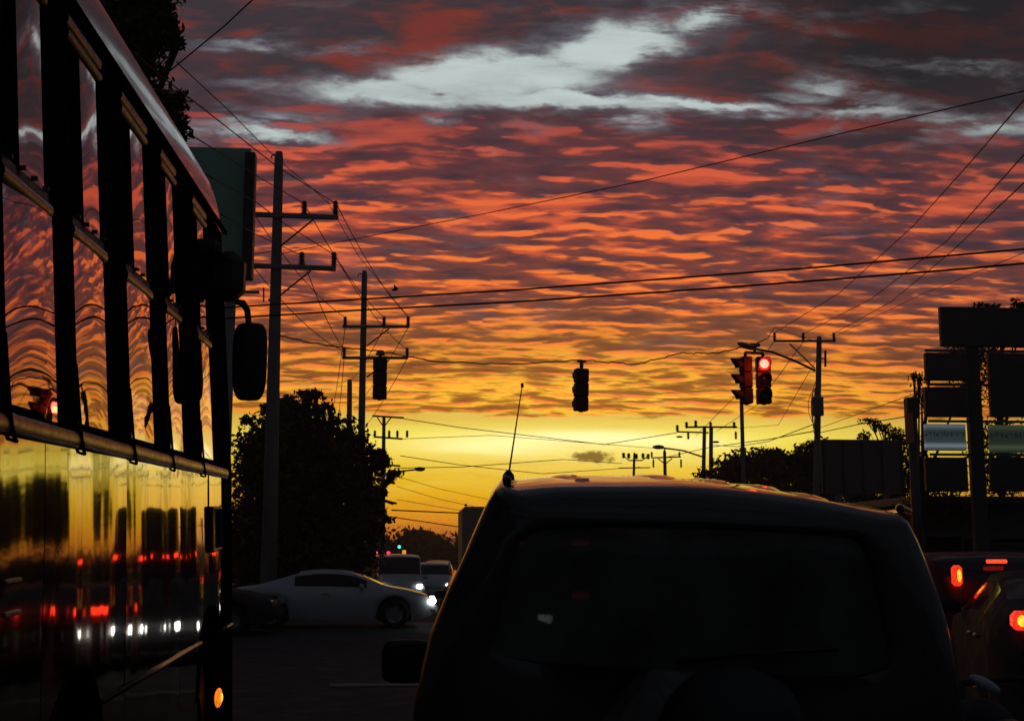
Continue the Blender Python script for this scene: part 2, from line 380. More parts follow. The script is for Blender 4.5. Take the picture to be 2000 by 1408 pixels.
def thing(name, label, cat, loc=(0, 0, 0), rot=(0, 0, 0), group=None):
    o = bpy.data.objects.new(name, None); COL.objects.link(o); o.location = loc; o.rotation_euler = rot; o.empty_display_size = 0.2
    return tag(o, label, cat, group)
def struct(name, mb, m): return tag(mb.build(name, m), kind='structure')
V = Vector
# ------------------------------------------------------------------ setting
b = MB(); N = 40
xs = [-4000+200*i for i in range(41)]
b.grid([[(xx, yy, -0.35-(0.0 if abs(xx) < 300 and yy < 400 else random.uniform(0, 1.5))) for xx in xs] for yy in [-500+250*j for j in range(30)]], True)
struct('ground', b, soil)
b = MB()
b.grid([[(xx, yy, 0.0 if yy < 40 else -0.004*(yy-40)*0.5) for xx in (-1.2-3.4, 2, 5, 9, 12)] for yy in (-20, 10, 40, 90, 140)], False)
b.add([(-4.6, -20, -.4), (-4.6, 140, -.6), (12, 140, -.6), (12, -20, -.4)], [(0, 1, 2, 3)])
struct('road', b, asphalt)
b = MB(); b.grid([[(xx, yy, 0.004) for xx in (-60, -4.6, 12, 60)] for yy in (23.5, 33.5)], False)
struct('cross_road', b, asphalt)
b = MB()
for (x0, x1, y0, y1) in ((-30, -4.65, -20, 23.4), (-30, -4.65, 33.6, 140), (12.05, 40, -20, 23.4), (12.05, 40, 33.6, 140)):
    b.box(((x0+x1)/2, (y0+y1)/2, -0.12), (x1-x0, y1-y0, 0.5), b=0.02)
struct('pavement', b, paving)
b = MB()
b.quad((-1.0, 16.2, .008), (3.4, 16.2, .008), (3.4, 16.6, .008), (-1.0, 16.6, .008))
struct('stop_line', b, roadpaint)

# ------------------------------------------------------------------ trees
def leaves(blobs, n, size, hang=0.3, gapk=0.14):
    """many leaf-sized quads through a crown of ellipsoid clumps; blobs: (centre, radii)"""
    vol = np.array([r[0]*r[1]*r[2] for c, r in blobs])**0.75; vol /= vol.sum(); vs = []; 
    k = rng.choice(len(blobs), n, p=vol)
    C0 = np.array([tuple(b_[0]) for b_ in blobs])[k]; R0 = np.array([tuple(b_[1]) for b_ in blobs])[k]
    d = rng.normal(size=(n, 3)); d /= np.linalg.norm(d, axis=1)[:, None]
    rad = rng.random(n)**0.45*(1+0.22*rng.normal(size=n).clip(-1, 1))
    # clumping: lump directions together
    P = C0+d*rad[:, None]*R0
    cl = np.round(P/(size*5.5)); h = np.sin(cl@np.array([12.9, 78.2, 37.7]))*43758.5; h = h-np.floor(h)
    keep = h > gapk; P = P[keep]; n = len(P)
    u = rng.normal(size=(n, 3)); u[:, 2] -= hang; u /= np.linalg.norm(u, axis=1)[:, None]
    w = np.cross(u, rng.normal(size=(n, 3))); w /= np.linalg.norm(w, axis=1)[:, None]
    s = size*(0.6+0.8*rng.random(n))[:, None]
    a = P-u*s; c = P+u*s; b1 = P+w*s*0.42; d1 = P-w*s*0.42
    verts = np.stack([a, b1, c, d1], 1).reshape(-1, 3)
    m = MB(); m.v = verts.tolist(); m.f = [(4*i, 4*i+1, 4*i+2, 4*i+3) for i in range(n)]; m.sm = [False]*n
    return m
def tree(name, label, base, H, blobs, n, size, tr=0.18, group=None, lm=None, cat='tree', extra=()):
    base = V(base); t = thing(name, label, cat, base, group=group)
    loc = [((V(c)-base), r) for c, r in blobs]
    m = MB(); top = V((sum(c.x for c, r in loc)/len(loc), sum(c.y for c, r in loc)/len(loc), max(c.z for c, r in loc)))
    pts = [V((0, 0, -0.5))]+[V((top.x*q*q+random.uniform(-.1, .1)*tr*3, top.y*q*q, top.z*q)) for q in (.25, .5, .75, .95)]
    m.tube(pts, [tr*1.25, tr, tr*.8, tr*.55, tr*.2], 8)
    for c, r in loc:
        q = random.uniform(.3, .7); p0 = V((top.x*q*q, top.y*q*q, top.z*q)); mid = (p0+c)/2+V((0, 0, r[2]*.1))
        m.tube([p0, mid, c], [tr*.5, tr*.32, tr*.12], 6)
        for k in range(4):
            e = c+V((random.uniform(-1, 1)*r[0], random.uniform(-1, 1)*r[1], random.uniform(-.3, 1)*r[2]))*0.85
            m.tube([c*.6+mid*.4, (c+e)/2+V((0, 0, .05*r[2])), e], [tr*.2, tr*.13, tr*.05], 5)
    for p in extra: m.tube([V(q)-base for q in p], [tr*.3]+[tr*.15]*(len(p)-1), 5)
    m.build('trunk', bark, t)
    leaves(loc, n, size).build('crown', lm or leafm, t)
    return t
def bl(px, py, Y, rpx, rpz, ry=None):
    s = Y/FPX; return (at(px, py, Y), (rpx*s, (ry if ry else (rpx+rpz)/2*s), rpz*s))
# ------------------------------------------------------------------ poles
def cross_arm(m, p0, p1, th=0.1): 
    p0, p1 = V(p0), V(p1); d = p1-p0; a = math.atan2(d.z, d.x)
    m.box((p0+p1)/2, (d.length, th*0.9, th), Matrix.Rotation(-a, 3, 'Y'), b=0.012)
def insulator(parent, p, h=0.32, r=0.07, up=True):
    m = MB(); sg = 1 if up else -1; prof = [(0.02, 0)]
    k = 5
    for i in range(k):
        z0 = h*(.12+.8*i/k); prof += [(r*.5, z0), (r, z0+h*.06), (r*.5, z0+h*.12)]
    prof += [(r*.6, h*.95), (0.0, h)]
    m.lathe([(a_, sg*b_) for a_, b_ in prof], c=p, n=10)
    return m.build('insulator', porcelain, parent)
def pole(label, px_top, py_top, px_bot, py_bot, Y, r0, r1, group='utility poles', base_z=0.0):
    T = at(px_top, py_top, Y); B_ = at(px_bot, py_bot, Y)
    t_ = (base_z-T.z)/(B_.z-T.z); base = T+(B_-T)*t_
    t = thing('utility_pole', label, 'utility pole', base, group=group)
    m = MB(); T2 = T-base; m.tube([V((0, 0, -.4)), T2*.5, T2*.985, T2], [r1, (r0+r1)/2, r0, r0*.8], 14)
    m.build('post', concrete, t)
    return t, base
def L(base, p): return V(p)-base
# pole A : large concrete pole beyond the bus
YA = 29
pA, bA = pole('tall thick concrete pole just beyond the bus mirror, with two offset crossarms', 545, 297, 525, 1110, YA, .10, .19)
for (ya, x0, x1, ins) in ((423, 494, 661, (594, 655)), (523, 492, 656, (589, 652))):
    m = MB(); cross_arm(m, L(bA, at(x0, ya-4, YA-.15)), L(bA, at(x1, ya+2, YA-.15)), .11); m.build('crossarm', steel, pA)
    for xi in ins: insulator(pA, L(bA, at(xi, ya-1, YA-.15)), .36, .085)
    m = MB()
    for o in (0, .1): m.tube([L(bA, at(548-6*(ya > 500), ya+58, YA-.15+o)), L(bA, at(612-5*(ya > 500), ya+6, YA-.15+o))], .022, 6)
    m.build('brace', steel, pA)
m = MB(); m.tube([L(bA, at(545, 303, YA)), L(bA, at(532, 302, YA)), L(bA, at(530, 309, YA))], .02, 6); m.build('hook', steel, pA)
m = MB(); m.tube([L(bA, at(524, 586, YA)), L(bA, at(549, 586, YA))], .03, 6); m.tube([L(bA, at(515, 602-40, YA)), L(bA, at(515, 590, YA))], .02, 6); m.build('bracket', steel, pA)
# pole B
YB = 41
pB, bB = pole('slender concrete pole between the big left pole and the left traffic signal, two crossarms', 712, 529, 705, 900, YB, .09, .14)
for (ya, x0, x1, ins, d) in ((638, 669, 800, (674, 750, 797), 45), (699, 668, 797, (672, 795), 0)):
    m = MB(); cross_arm(m, L(bB, at(x0, ya, YB-.12)), L(bB, at(x1, ya, YB-.12)), .09); m.build('crossarm', steel, pB)
    for xi in ins: insulator(pB, L(bB, at(xi, ya, YB-.12)), .34, .08)
    m = MB(); m.tube([L(bB, at(716, ya+38, YB-.1)), L(bB, at(760, ya+4, YB-.1))], .025, 6); m.build('brace', steel, pB)
m = MB(); m.tube([L(bB, at(712, 537, YB)), L(bB, at(701, 534, YB)), L(bB, at(699, 540, YB))], .02, 6); m.build('hook', steel, pB)
# pole C
YC = 67
pC, bC = pole('bare dark pole top rising out of the left tree, short arm on one side', 683, 741, 682, 850, YC, .13, .17)
m = MB(); cross_arm(m, L(bC, at(645, 822, YC-.15)), L(bC, at(683, 822, YC-.15)), .11); m.build('crossarm', steel, pC)
for xi in (648, 661): insulator(pC, L(bC, at(xi, 822, YC-.15)), .45, .09)
# pole D
YD = 85
pD, bD = pole('pole at the right edge of the left tree, three short arms and a lamp', 750, 812, 747, 1050, YD, .11, .20)
for (ya, x0, x1, ins) in ((813, 727, 789, ()), (854, 731, 786, (732, 760, 776, 795)), (907, 735, 782, ())):
    m = MB(); cross_arm(m, L(bD, at(x0, ya-1, YD-.2)), L(bD, at(x1, ya+3, YD-.2)), .12); m.build('crossarm', steel, pD)
    for xi in ins: insulator(pD, L(bD, at(xi, ya+1, YD-.2)), .5, .12)
m = MB(); m.tube([L(bD, at(737, 815, YD)), L(bD, at(748, 832, YD))], .04, 5); m.tube([L(bD, at(764, 815, YD)), L(bD, at(751, 832, YD))], .04, 5); m.build('brace', steel, pD)
m = MB(); m.tube([L(bD, at(750, 925, YD)), L(bD, at(775, 921, YD)), L(bD, at(812, 917, YD))], .06, 6); m.build('lamp_arm', steel, pD)
m = MB(); m.ell(L(bD, at(820, 916, YD)), (.36, .2, .15)); m.build('lamp_head', steel, pD)
# pole E (right)
YE = 53
pE, bE = pole('tall pole right of the red signal carrying a transformer and a cobra street lamp', 1600, 657, 1596, 880, YE, .11, .17)
m = MB(); cross_arm(m, L(bE, at(1511, 666, YE-.2)), L(bE, at(1632, 666, YE-.2)), .10); m.build('crossarm', steel, pE)
for xi in (1513, 1569, 1629): insulator(pE, L(bE, at(xi, 667, YE-.2)), .38, .09)
m = MB(); m.tube([L(bE, at(1542, 671, YE-.15)), L(bE, at(1592, 720, YE-.15))], .03, 6); m.build('brace', steel, pE)
m = MB(); m.tube([L(bE, at(1592, 724, YE-.1)), L(bE, at(1555, 706, YE-.3)), L(bE, at(1510, 688, YE-.6)), L(bE, at(1478, 682, YE-.8))], .055, 8); m.build('lamp_arm', steel, pE)
m = MB(); p = L(bE, at(1458, 676, YE-.8)); m.ell((0, 0, 0), (.42, .2, .12)); Mr = Matrix.Rotation(R(18), 3, 'Y'); m.v = [tuple(Mr @ V(v)+p) for v in m.v]; m.build('lamp_head', steel, pE)
m = MB(); c = L(bE, at(1598, 812, YE-.4)); m.lathe([(0, 0), (.22, 0), (.24, .04), (.24, .70), (.26, .72), (.24, .78), (.1, .84), (0, .84)], c=c, n=16)
for k in (-.1, .1): m.lathe([(.03, .82), (.05, .9), (.03, .95), (.045, 1.0), (.02, 1.15), (0, 1.15)], c=c+V((k, 0, 0)), n=8)
m.build('transformer', steel, pE)
m = MB(); m.tube([L(bE, at(1612, 685, YE-.1)), L(bE, at(1612, 716, YE-.1))], [.05, .05], 8); m.box(L(bE, at(1607, 700, YE-.05)), (.3, .05, .05)); m.build('fuse_cutout', porcelain, pE)
# H-frame F
YF = 92
pF, bF = pole('twin-post pole with long crossarm left of the white signal post', 1376, 832, 1374, 930, YF, .13, .18)
m = MB(); q = L(bF, at(1389, 836, YF)); q2 = L(bF, at(1387, 1120, YF)); m.tube([q2, q], [.18, .14], 10); m.build('post', concrete, pF)
m = MB(); cross_arm(m, L(bF, at(1340, 834, YF-.2)), L(bF, at(1440, 834, YF-.2)), .13); cross_arm(m, L(bF, at(1322, 843, YF-.1)), L(bF, at(1384, 845, YF-.1)), .11); m.build('crossarm', steel, pF)
for xi, yi in ((1323, 842), (1341, 836), (1359, 833), (1388, 836), (1434, 836)): insulator(pF, L(bF, at(xi, yi+1, YF-.2)), .5, .15)
for xi, yi in ((1344, 842), (1437, 842)): insulator(pF, L(bF, at(xi, yi, YF-.2)), .6, .12, up=False)
m = MB(); m.ell(L(bF, at(1327, 853, YF)), (.26, .15, .07)); m.ell(L(bF, at(1398, 863, YF)), (.28, .15, .08)); m.tube([L(bF, at(1388, 862, YF)), L(bF, at(1396, 863, YF))], .04, 5); m.build('lamp_head', steel, pF)
# poles H, G
YH = 114
pH, bH = pole('distant pole above the car roof with a street lamp on a long arm', 1298, 880, 1299, 925, YH, .14, .2)
m = MB(); cross_arm(m, L(bH, at(1272, 894, YH)), L(bH, at(1330, 892, YH)), .12); m.build('crossarm', steel, pH)
for xi in (1273, 1327): insulator(pH, L(bH, at(xi, 893, YH)), .5, .13); insulator(pH, L(bH, at(xi+3, 896, YH)), .8, .12, up=False)
m = MB()
for sg in (-1, 1): m.tube([L(bH, at(1299+sg*14, 895, YH)), L(bH, at(1299+sg*2, 905, YH))], .05, 5)
m.build('brace', steel, pH)
m = MB(); m.tube([L(bH, at(1372, 892, YH)), L(bH, at(1335, 880, YH)), L(bH, at(1300, 875, YH)), L(bH, at(1296, 875, YH))], .08, 6); m.tube([L(bH, at(1298, 880, YH)), L(bH, at(1298, 874, YH))], .06, 5); m.build('lamp_arm', steel, pH)
m = MB(); m.ell(L(bH, at(1286, 873, YH)), (.55, .25, .2)); m.build('lamp_head', steel, pH)
YG = 122
pG, bG = pole('small distant pole with a row of round insulators beside the dark cloud', 1239, 884, 1238, 920, YG, .11, .2)
m = MB(); cross_arm(m, L(bG, at(1228, 899, YG)), L(bG, at(1254, 899, YG)), .12); cross_arm(m, L(bG, at(1208, 914, YG)), L(bG, at(1270, 913, YG)), .1); m.build('crossarm', steel, pG)
for i, (xi, yi) in enumerate(((1218, 895), (1228, 896), (1243, 897), (1256, 896), (1266, 897))): insulator(pG, L(bG, at(xi, yi, YG)), .55, .22)
m = MB(); m.tube([L(bG, at(1217, 890, YG)), L(bG, at(1228, 899, YG)), L(bG, at(1254, 899, YG)), L(bG, at(1267, 890, YG))], .05, 5); m.build('brace', steel, pG)
# ------------------------------------------------------------------ traffic signals
def signal_head(parent, name, c, w, h, facing, lit=None, label=None):
    """c centre; facing unit vector the lenses look along"""
    f = V(facing).normalized(); side = V((0, 0, 1)).cross(f).normalized()
    M3 = Matrix((side, f, V((0, 0, 1)))).transposed()
    m = MB(); c = V(c)
    for k in (-1, 0, 1): m.box(c+V((0, 0, k*h/3)), (w, w*.72, h/3-.006), M3, b=.022)
    m.tube([c+V((0, 0, h/2-.02)), c+V((0, 0, h/2+.1))], .035, 8)
    m.tube([c-V((0, 0, h/2)), c-V((0, 0, h/2+.02))], .05, 8)
    for k in (-1, 0, 1):
        for sg in (-.5, .5): m.box(c+V((0, 0, k*h/3+.02))-f*(w*.36)+side*(sg*w*.6), (.02, .02, .05), M3)
    hd = m.build(name, signalpaint, parent)
    if label: hd['label'] = label
    for i, k in enumerate((1, 0, -1)):
        cc = c+V((0, 0, k*h/3))+f*(w*.36)
        lm = red_on if (lit == 'red' and i == 0) else (green_on if (lit == 'green' and i == 2) else lens_off)
        m = MB(); r = w*.43; m.lathe([(r, .0), (r*.9, .02), (r*.5, .036), (0, .042)], axis=f, c=cc, n=20)
        o = m.build('lens', lm, hd)
        if lm is red_on:
            o['label'] = 'glowing red lens'; m = MB(); m.lathe([(r*.72, .03), (r*.5, .045), (0, .055)], axis=f, c=cc, n=20); m.build('lamp_core', red_on, o); o.data.materials[0] = red_rim
            pl = bpy.data.lights.new('signal_lamp', 'POINT'); pl.energy = 14; pl.color = (1, .03, .01); pl.shadow_soft_size = .08
            po = bpy.data.objects.new('signal_lamp', pl); COL.objects.link(po); po.location = cc+f*.30-V((0, 0, .12)); po.parent = hd
        # visor: open-bottomed tunnel
        m = MB(); n = 14; rows = []
        for q in (0, 1):
            row = []
            for j in range(n+1):
                a = R(-25)+R(230)*j/n; ln = (.02+w*.72*(.35+.65*max(0, math.sin(a))))*q
                row.append(cc+f*ln+side*math.cos(a)*w*.46+V((0, 0, 1))*math.sin(a)*w*.46)
            rows.append(row)
        m.grid(rows); rows2 = [[p+(p-(cc+f*((p-cc).dot(f))))*-.04 for p in r_] for r_ in rows]; m.grid(rows2[::-1])
        m.grid([rows[1], rows2[1]]); m.build('visor', signalpaint, hd)
    return hd
YS = 28
CAM0 = V((0, 0, HCAM))
def head_at(px, py0, py1, Y): a = at(px, py0, Y); b_ = at(px, py1, Y); return (a+b_)/2, (a-b_).z
c, h = head_at(742, 697, 780, YS)
s1 = thing('traffic_signal', 'dark signal seen from behind, hanging by the slender left pole', 'traffic signal', c)
signal_head(s1, 'signal_head', (0, 0, 0), .30, h, (.05, 1, 0))
m = MB(); tp = at(743, 684, YS)-c; m.tube([V((0, 0, h/2+.05)), tp], .04, 8); m.box(tp-V((0, 0, .04)), (.16, .1, .06), b=.01); m.box(V((0, 0, h/2+.06)), (.2, .12, .05), b=.01); m.build('hanger', steel, s1)
c, h = head_at(1135, 720, 803, YS)
s2 = thing('traffic_signal', 'dark signal seen from behind, alone in mid span over the grey car roof', 'traffic signal', c, rot=(0, R(1.3), 0))
signal_head(s2, 'signal_head', (0, 0, 0), .30, h, (-.22, 1, 0))
m = MB(); m.tube([V((0, 0, h/2+.03)), V((0, 0, h/2+.17))], .045, 8); m.box(V((0, 0, h/2+.17)), (.2, .1, .05), b=.01); m.build('hanger', steel, s2)
c, h = head_at(1475, 697, 789, YS-.5)
s3 = thing('traffic_signal', 'two-way signal cluster with the red light lit', 'traffic signal', c)
cl_, _ = head_at(1457, 697, 789, YS-.5); cr_, _ = head_at(1491, 697, 789, YS-.5)
signal_head(s3, 'signal_head', cl_-c, .30, h, (-1, -.12, 0), label='left head turned sideways, unlit')
signal_head(s3, 'signal_head', cr_-c, .31, h, (-.05, -1, 0), lit='red', label='right head facing the camera, red lit')
m = MB(); m.tube([cl_-c+V((.0, 0, h/2+.04)), cl_-c+V((.0, 0, h/2+.10)), cr_-c+V((0, 0, h/2+.08)), cr_-c+V((0, 0, h/2+.03))], .035, 8)
m.tube([V((0, 0, h/2+.09)), at(1475, 676, YS-.5)-c], .035, 8); m.box(at(1474, 674, YS-.5)-c, (.22, .12, .07), b=.01); m.build('hanger', steel, s3)
# far green signal
c = at(780, 1065, 150)
s4 = thing('traffic_signal', 'tiny far signal with its green light lit, left of the truck', 'traffic signal', c)
signal_head(s4, 'signal_head', (0, 0, .25), .42, 1.2, (-.05, -1, 0), lit='green')
m = MB(); m.tube([V((0, .3, -4.6-1.0)), V((0, .3, .9))], .09, 8); m.build('post', steel, s4)
# signal post
T = at(1446, 700, 54); m = MB(); bb = V((T.x, 54, 0))
t = thing('signal_post', 'pale bare post rising behind the two-way signal', 'post', bb); m.tube([V((0, 0, -.4)), V((0, 0, T.z*.5)), V((0, 0, T.z-1.5))], [.11, .09, .085], 12); m.build('post', concrete, t)
m = MB(); m.box((0, 0, T.z-3.9), (.26, .26, .05), b=.01); m.build('collar', steel, t)
# ------------------------------------------------------------------ wires
def wire(label, pts, r=0.012, sag=0.0, group='overhead wires', cat='wire', name='overhead_wire', wob=0.0, nseg=14):
    P = [at(*p) if len(p) == 3 and not isinstance(p, V) else V(p) for p in pts]
    out = []
    for i in range(len(P)-1):
        for k in range(nseg):
            t = k/nseg; q = P[i].lerp(P[i+1], t); q = q-V((0, 0, 4*sag*t*(1-t)+wob*math.sin(t*9+i*2)*math.sin(t*23)*.5)); out.append(q)
    out.append(P[-1]); m = MB(); m.tube(out, r, 5); o = m.build(name, cablemat); return tag(o, label, cat, group)
def smooth(pts, Y0, Y1):
    n = len(pts); x0, x1 = pts[0][0], pts[-1][0]
    return [(p[0], p[1], Y0+(Y1-Y0)*(p[0]-x0)/(x1-x0)) for p in pts]
wire('upper of the two thick cables crossing the whole view', smooth([(380, 606), (455, 600), (700, 585), (1000, 567), (1300, 545), (1600, 522), (1850, 500), (2100, 478)], 22, 17), .016, cat='cable', nseg=6)
wire('lower of the two thick cables crossing the whole view', smooth([(380, 626), (455, 621), (700, 606), (1000, 590), (1300, 570), (1600, 548), (1850, 528), (2100, 506)], 22, 17), .017, cat='cable', nseg=6)
wire('long thin wire rising from the big left pole to the top right corner', smooth([(545, 497), (640, 477), (960, 415), (1250, 355), (1640, 262), (2080, 160)], 29, 16), .010, nseg=6)
wire('short thin wire between billboard and the big pole', [(455, 505, 29), (535, 490, 29)], .011)
wire('steep wire from the right pole, leftmost insulator, to the upper right edge', smooth([(1513, 650), (1640, 572), (1785, 440), (1900, 312), (2060, 125)], 53, 14), .013, nseg=6)
wire('steep wire from the right pole, middle insulator, to the right edge', smooth([(1569, 652), (1700, 585), (1850, 470), (2060, 235)], 53, 15), .012, nseg=6)
wire('steep wire from the right pole, outer insulator, to the right edge', smooth([(1630, 650), (1740, 590), (1860, 490), (2060, 300)], 53, 15), .012, nseg=6)
wire('faint wire right of the transformer pole running to the upper right', smooth([(1632, 656), (1800, 575), (2060, 470)], 53, 25), .009, nseg=6)
wire('thick wire slanting from the top edge down behind the bus roof', smooth([(520, -25), (440, 50), (315, 153), (270, 190)], 16, 17), .010, nseg=5)
wire('wire from the upper left tree to the upper outer insulator of the big pole', smooth([(250, 92), (313, 148), (400, 215), (540, 325), (656, 398)], 17, 29), .011, nseg=5)
wire('thin wire above, from the tree toward the second pole', smooth([(345, 122), (440, 210), (530, 300), (640, 395), (700, 500), (797, 618)], 17, 41), .009, nseg=5)
wire('wire passing the billboard to the upper inner insulator of the big pole', smooth([(370, 262), (500, 343), (592, 397)], 18, 29), .010, nseg=5)
wire('wire low across the billboard to the lower outer insulator', smooth([(400, 340), (500, 395), (560, 440), (653, 498)], 18, 29), .010, nseg=5)
wire('wire across the billboard foot to the lower inner insulator', smooth([(430, 418), (500, 458), (590, 499)], 20, 29), .010, nseg=5)
for (a, b_, l) in [((657, 398), (797, 618), 'upper outer insulators'), ((594, 398), (750, 620), 'upper inner insulators'), ((653, 498), (796, 683), 'lower outer insulators'),
                   ((589, 498), (673, 682), 'lower inner insulators'), ((497, 420), (674, 620), 'hidden left ends of the upper arms'), ((494, 520), (672, 686), 'hidden left ends of the lower arms')]:
    wire('sagging wire joining the %s of the two left poles' % l, [(a[0], a[1], 28.85), (b_[0], b_[1], 40.9)], .011, sag=.25)
for (a, b_, l) in [((797, 640), (690, 800), 'upper right'), ((674, 640), (648, 812), 'upper left'), ((795, 700), (700, 850), 'lower right'), ((672, 700), (661, 812), 'lower left'), ((750, 640), (683, 745), 'upper middle')]:
    wire('thin wire dropping away from the %s insulator of the second pole' % l, [(a[0], a[1], 41), (b_[0], b_[1], 67)], .012, sag=.2)
wire('span cable carrying the three signals, left stretch from the big pole', [(548, 656, 28.9), (600, 668, 28.6), (660, 678, 28.4), (743, 686, 28)], .016, wob=.025, cat='cable', group='signal span cables')
wire('span cable between the left and the middle signal', [(743, 686, 28), (850, 706, 28), (1000, 712, 28), (1134, 703, 28)], .014, wob=.03, cat='cable', group='signal span cables')
wire('span cable between the middle and the lit signal', [(1134, 703, 28), (1240, 712, 28), (1330, 690, 27.7), (1400, 690, 27.6), (1475, 672, 27.5)], .014, wob=.035, cat='cable', group='signal span cables')
wire('span cable from the lit signal up to the right pole', [(1475, 672, 27.5), (1500, 660, 38), (1512, 640, 52), (1598, 668, 53)], .014, wob=.03, cat='cable', group='signal span cables')
for (p, l, r_) in [([(789, 818, 85), (900, 835, 86), (1180, 868, 90), (1322, 845, 92)], 'high wire from the lamp pole by the tree to the twin-post pole', .028),
                   ([(786, 857, 85), (960, 850, 88), (1340, 880, 100)], 'wire a little lower between the lamp pole and the twin-post pole', .02),
                   ([(770, 914, 85), (900, 912, 90), (1100, 897, 100), (1215, 905, 120)], 'wire rising right past the antenna foot', .028),
                   ([(782, 890, 85), (900, 908, 88), (1060, 925, 95), (1250, 912, 122)], 'wire sloping down toward the car roof', .026),
                   ([(765, 996, 85), (905, 1002, 90), (1100, 1000, 100)], 'thick low cable left of the truck box', .045),
                   ([(770, 1010, 85), (905, 1030, 90), (1100, 1045, 100)], 'lowest cable left of the truck box', .035),
                   ([(775, 930, 85), (860, 955, 90), (1000, 985, 100)], 'faint wire below the street lamp, uppermost', .018),
                   ([(775, 950, 85), (860, 975, 90), (1000, 1005, 100)], 'faint wire below the street lamp, middle', .018),
                   ([(775, 975, 85), (860, 990, 90), (1000, 1012, 100)], 'faint wire below the street lamp, lowest', .018),
                   ([(1600, 840, 53), (1500, 858, 70), (1388, 873, 92), (1300, 893, 114)], 'thick wire from the transformer pole left behind the signal post', .026),
                   ([(1596, 826, 53), (1500, 862, 70), (1440, 872, 80), (1388, 869, 92)], 'sagging wire below it, transformer pole to twin-post pole', .022),
                   ([(1601, 845, 53), (1680, 828, 45), (1780, 812, 35), (1850, 790, 30)], 'thick wire from the transformer pole to the sign cluster', .017),
                   ([(1600, 836, 53), (1700, 800, 45), (1810, 760, 35)], 'thin wire above it toward the sign cluster', .012),
                   ([(1511, 668, 53), (1440, 770, 70), (1360, 850, 92)], 'long slanting wire behind the lit signal, leftmost', .017),
                   ([(1569, 668, 53), (1480, 790, 75), (1400, 842, 92)], 'long slanting wire behind the lit signal, rightmost', .017),
                   ([(1596, 700, 53), (1520, 830, 75), (1440, 836, 92)], 'slanting wire from pole shaft to the far crossarm', .014)]:
    wire(l, p, r_, nseg=6)
# tangle at transformer
for k in range(7):
    a = at(1592+random.uniform(-3, 3), 800+random.uniform(-60, 30), YE-.3); b_ = at(1596, 845+random.uniform(-5, 30), YE-.3); mid = (a+b_)/2+V((random.uniform(-.9, -.1), 0, random.uniform(-.2, .3)))
    m = MB(); pts = [a.lerp(mid, t/5).lerp(mid.lerp(b_, t/5), t/5)-bE for t in range(6)]; m.tube(pts, .014, 5); m.build('service_lead', cablemat, pE)
# ------------------------------------------------------------------ trees placed
tree('leafy_tree', 'big dark tree behind the silver coupe, left of the slender pole', at(600, 1180, 40)*V((1, 1, 0)) if False else (at(600, 1180, 40).x, 40, -.2), 5.5,
     [bl(590, 850, 40, 75, 75), bl(520, 900, 40, 70, 85), bl(655, 900, 40, 75, 80), bl(690, 950, 40, 52, 80), bl(570, 980, 40, 110, 100), bl(670, 1030, 40, 75, 90), bl(500, 1060, 40, 70, 100), bl(600, 1090, 40, 130, 70), bl(718, 1000, 40, 30, 60), bl(560, 800, 40, 30, 25), bl(740, 900, 40, 22, 22)]+[bl(a_, b_, 40, random.uniform(9, 17), random.uniform(7, 14)) for a_, b_ in ((560, 782), (600, 776), (632, 796), (655, 822), (678, 842), (702, 862), (728, 872), (752, 905), (764, 942), (752, 962), (768, 985), (758, 1012), (738, 1035), (745, 880), (520, 800), (480, 820), (590, 768), (615, 772), (772, 925))],
     60000, .095, .2)
tree('leafy_tree', 'dark tree top leaning over the bus roof, upper left', (at(180, 300, 21).x-.6, 21, -.1), 9,
     [bl(250, 60, 21, 85, 80), bl(310, 60, 21, 45, 40), bl(200, 150, 21, 110, 90), bl(320, 200, 21, 46, 34), bl(330, 250, 21, 40, 36), bl(270, 0, 21, 80, 50), bl(345, 85, 21, 16, 12), bl(280, 170, 21, 50, 50), bl(230, 280, 21, 120, 70)], 26000, .075, .2, lm=leafm)
tree('leafy_tree', 'low spreading tree between the twin-post pole and the dark billboard back', (at(1490, 1100, 75).x, 75, -.3), 6,
     [bl(1440, 925, 75, 60, 40), bl(1490, 905, 75, 55, 32), bl(1530, 925, 75, 55, 36), bl(1400, 950, 75, 50, 40), bl(1510, 886, 75, 24, 10), bl(1560, 915, 75, 40, 35), bl(1470, 980, 75, 120, 50)], 16000, .17, .25, lm=leafm2)
tree('leafy_tree', 'tree rising behind the left end of the dark billboard back', (at(1600, 1100, 62).x, 62, -.3), 6,
     [bl(1600, 890, 62, 42, 34), bl(1570, 905, 62, 26, 38), bl(1620, 930, 62, 60, 50), bl(1570, 960, 62, 50, 40), bl(1640, 980, 62, 90, 40)], 9000, .13, .2, lm=leafm)
tree('feathery_tree', 'feathery tree with a branch reaching left above the dark billboard', (at(1770, 1100, 48).x, 48, -.3), 6,
     [bl(1700, 822, 48, 22, 8), bl(1722, 834, 48, 24, 12), bl(1748, 850, 48, 28, 16), bl(1765, 870, 48, 40, 26), bl(1688, 852, 48, 16, 13), bl(1780, 930, 48, 60, 50), bl(1720, 980, 48, 90, 34)], 7000, .075, .12, lm=leafm,
     extra=[[at(1770, 900, 48), at(1735, 845, 48), at(1700, 822, 48), at(1675, 818, 48)]])
tree('creeper', 'leafy creeper growing up beside the stacked signs', (at(1790, 1100, 32).x, 32, -.1), 6,
     [bl(1795, 742, 32, 22, 14), bl(1800, 775, 32, 18, 26), bl(1785, 735, 32, 12, 8), bl(1830, 950, 32, 60, 30), bl(1850, 1010, 32, 80, 30), bl(1905, 700, 32, 60, 90), bl(1840, 990, 32, 90, 30)], 9000, .05, .09)
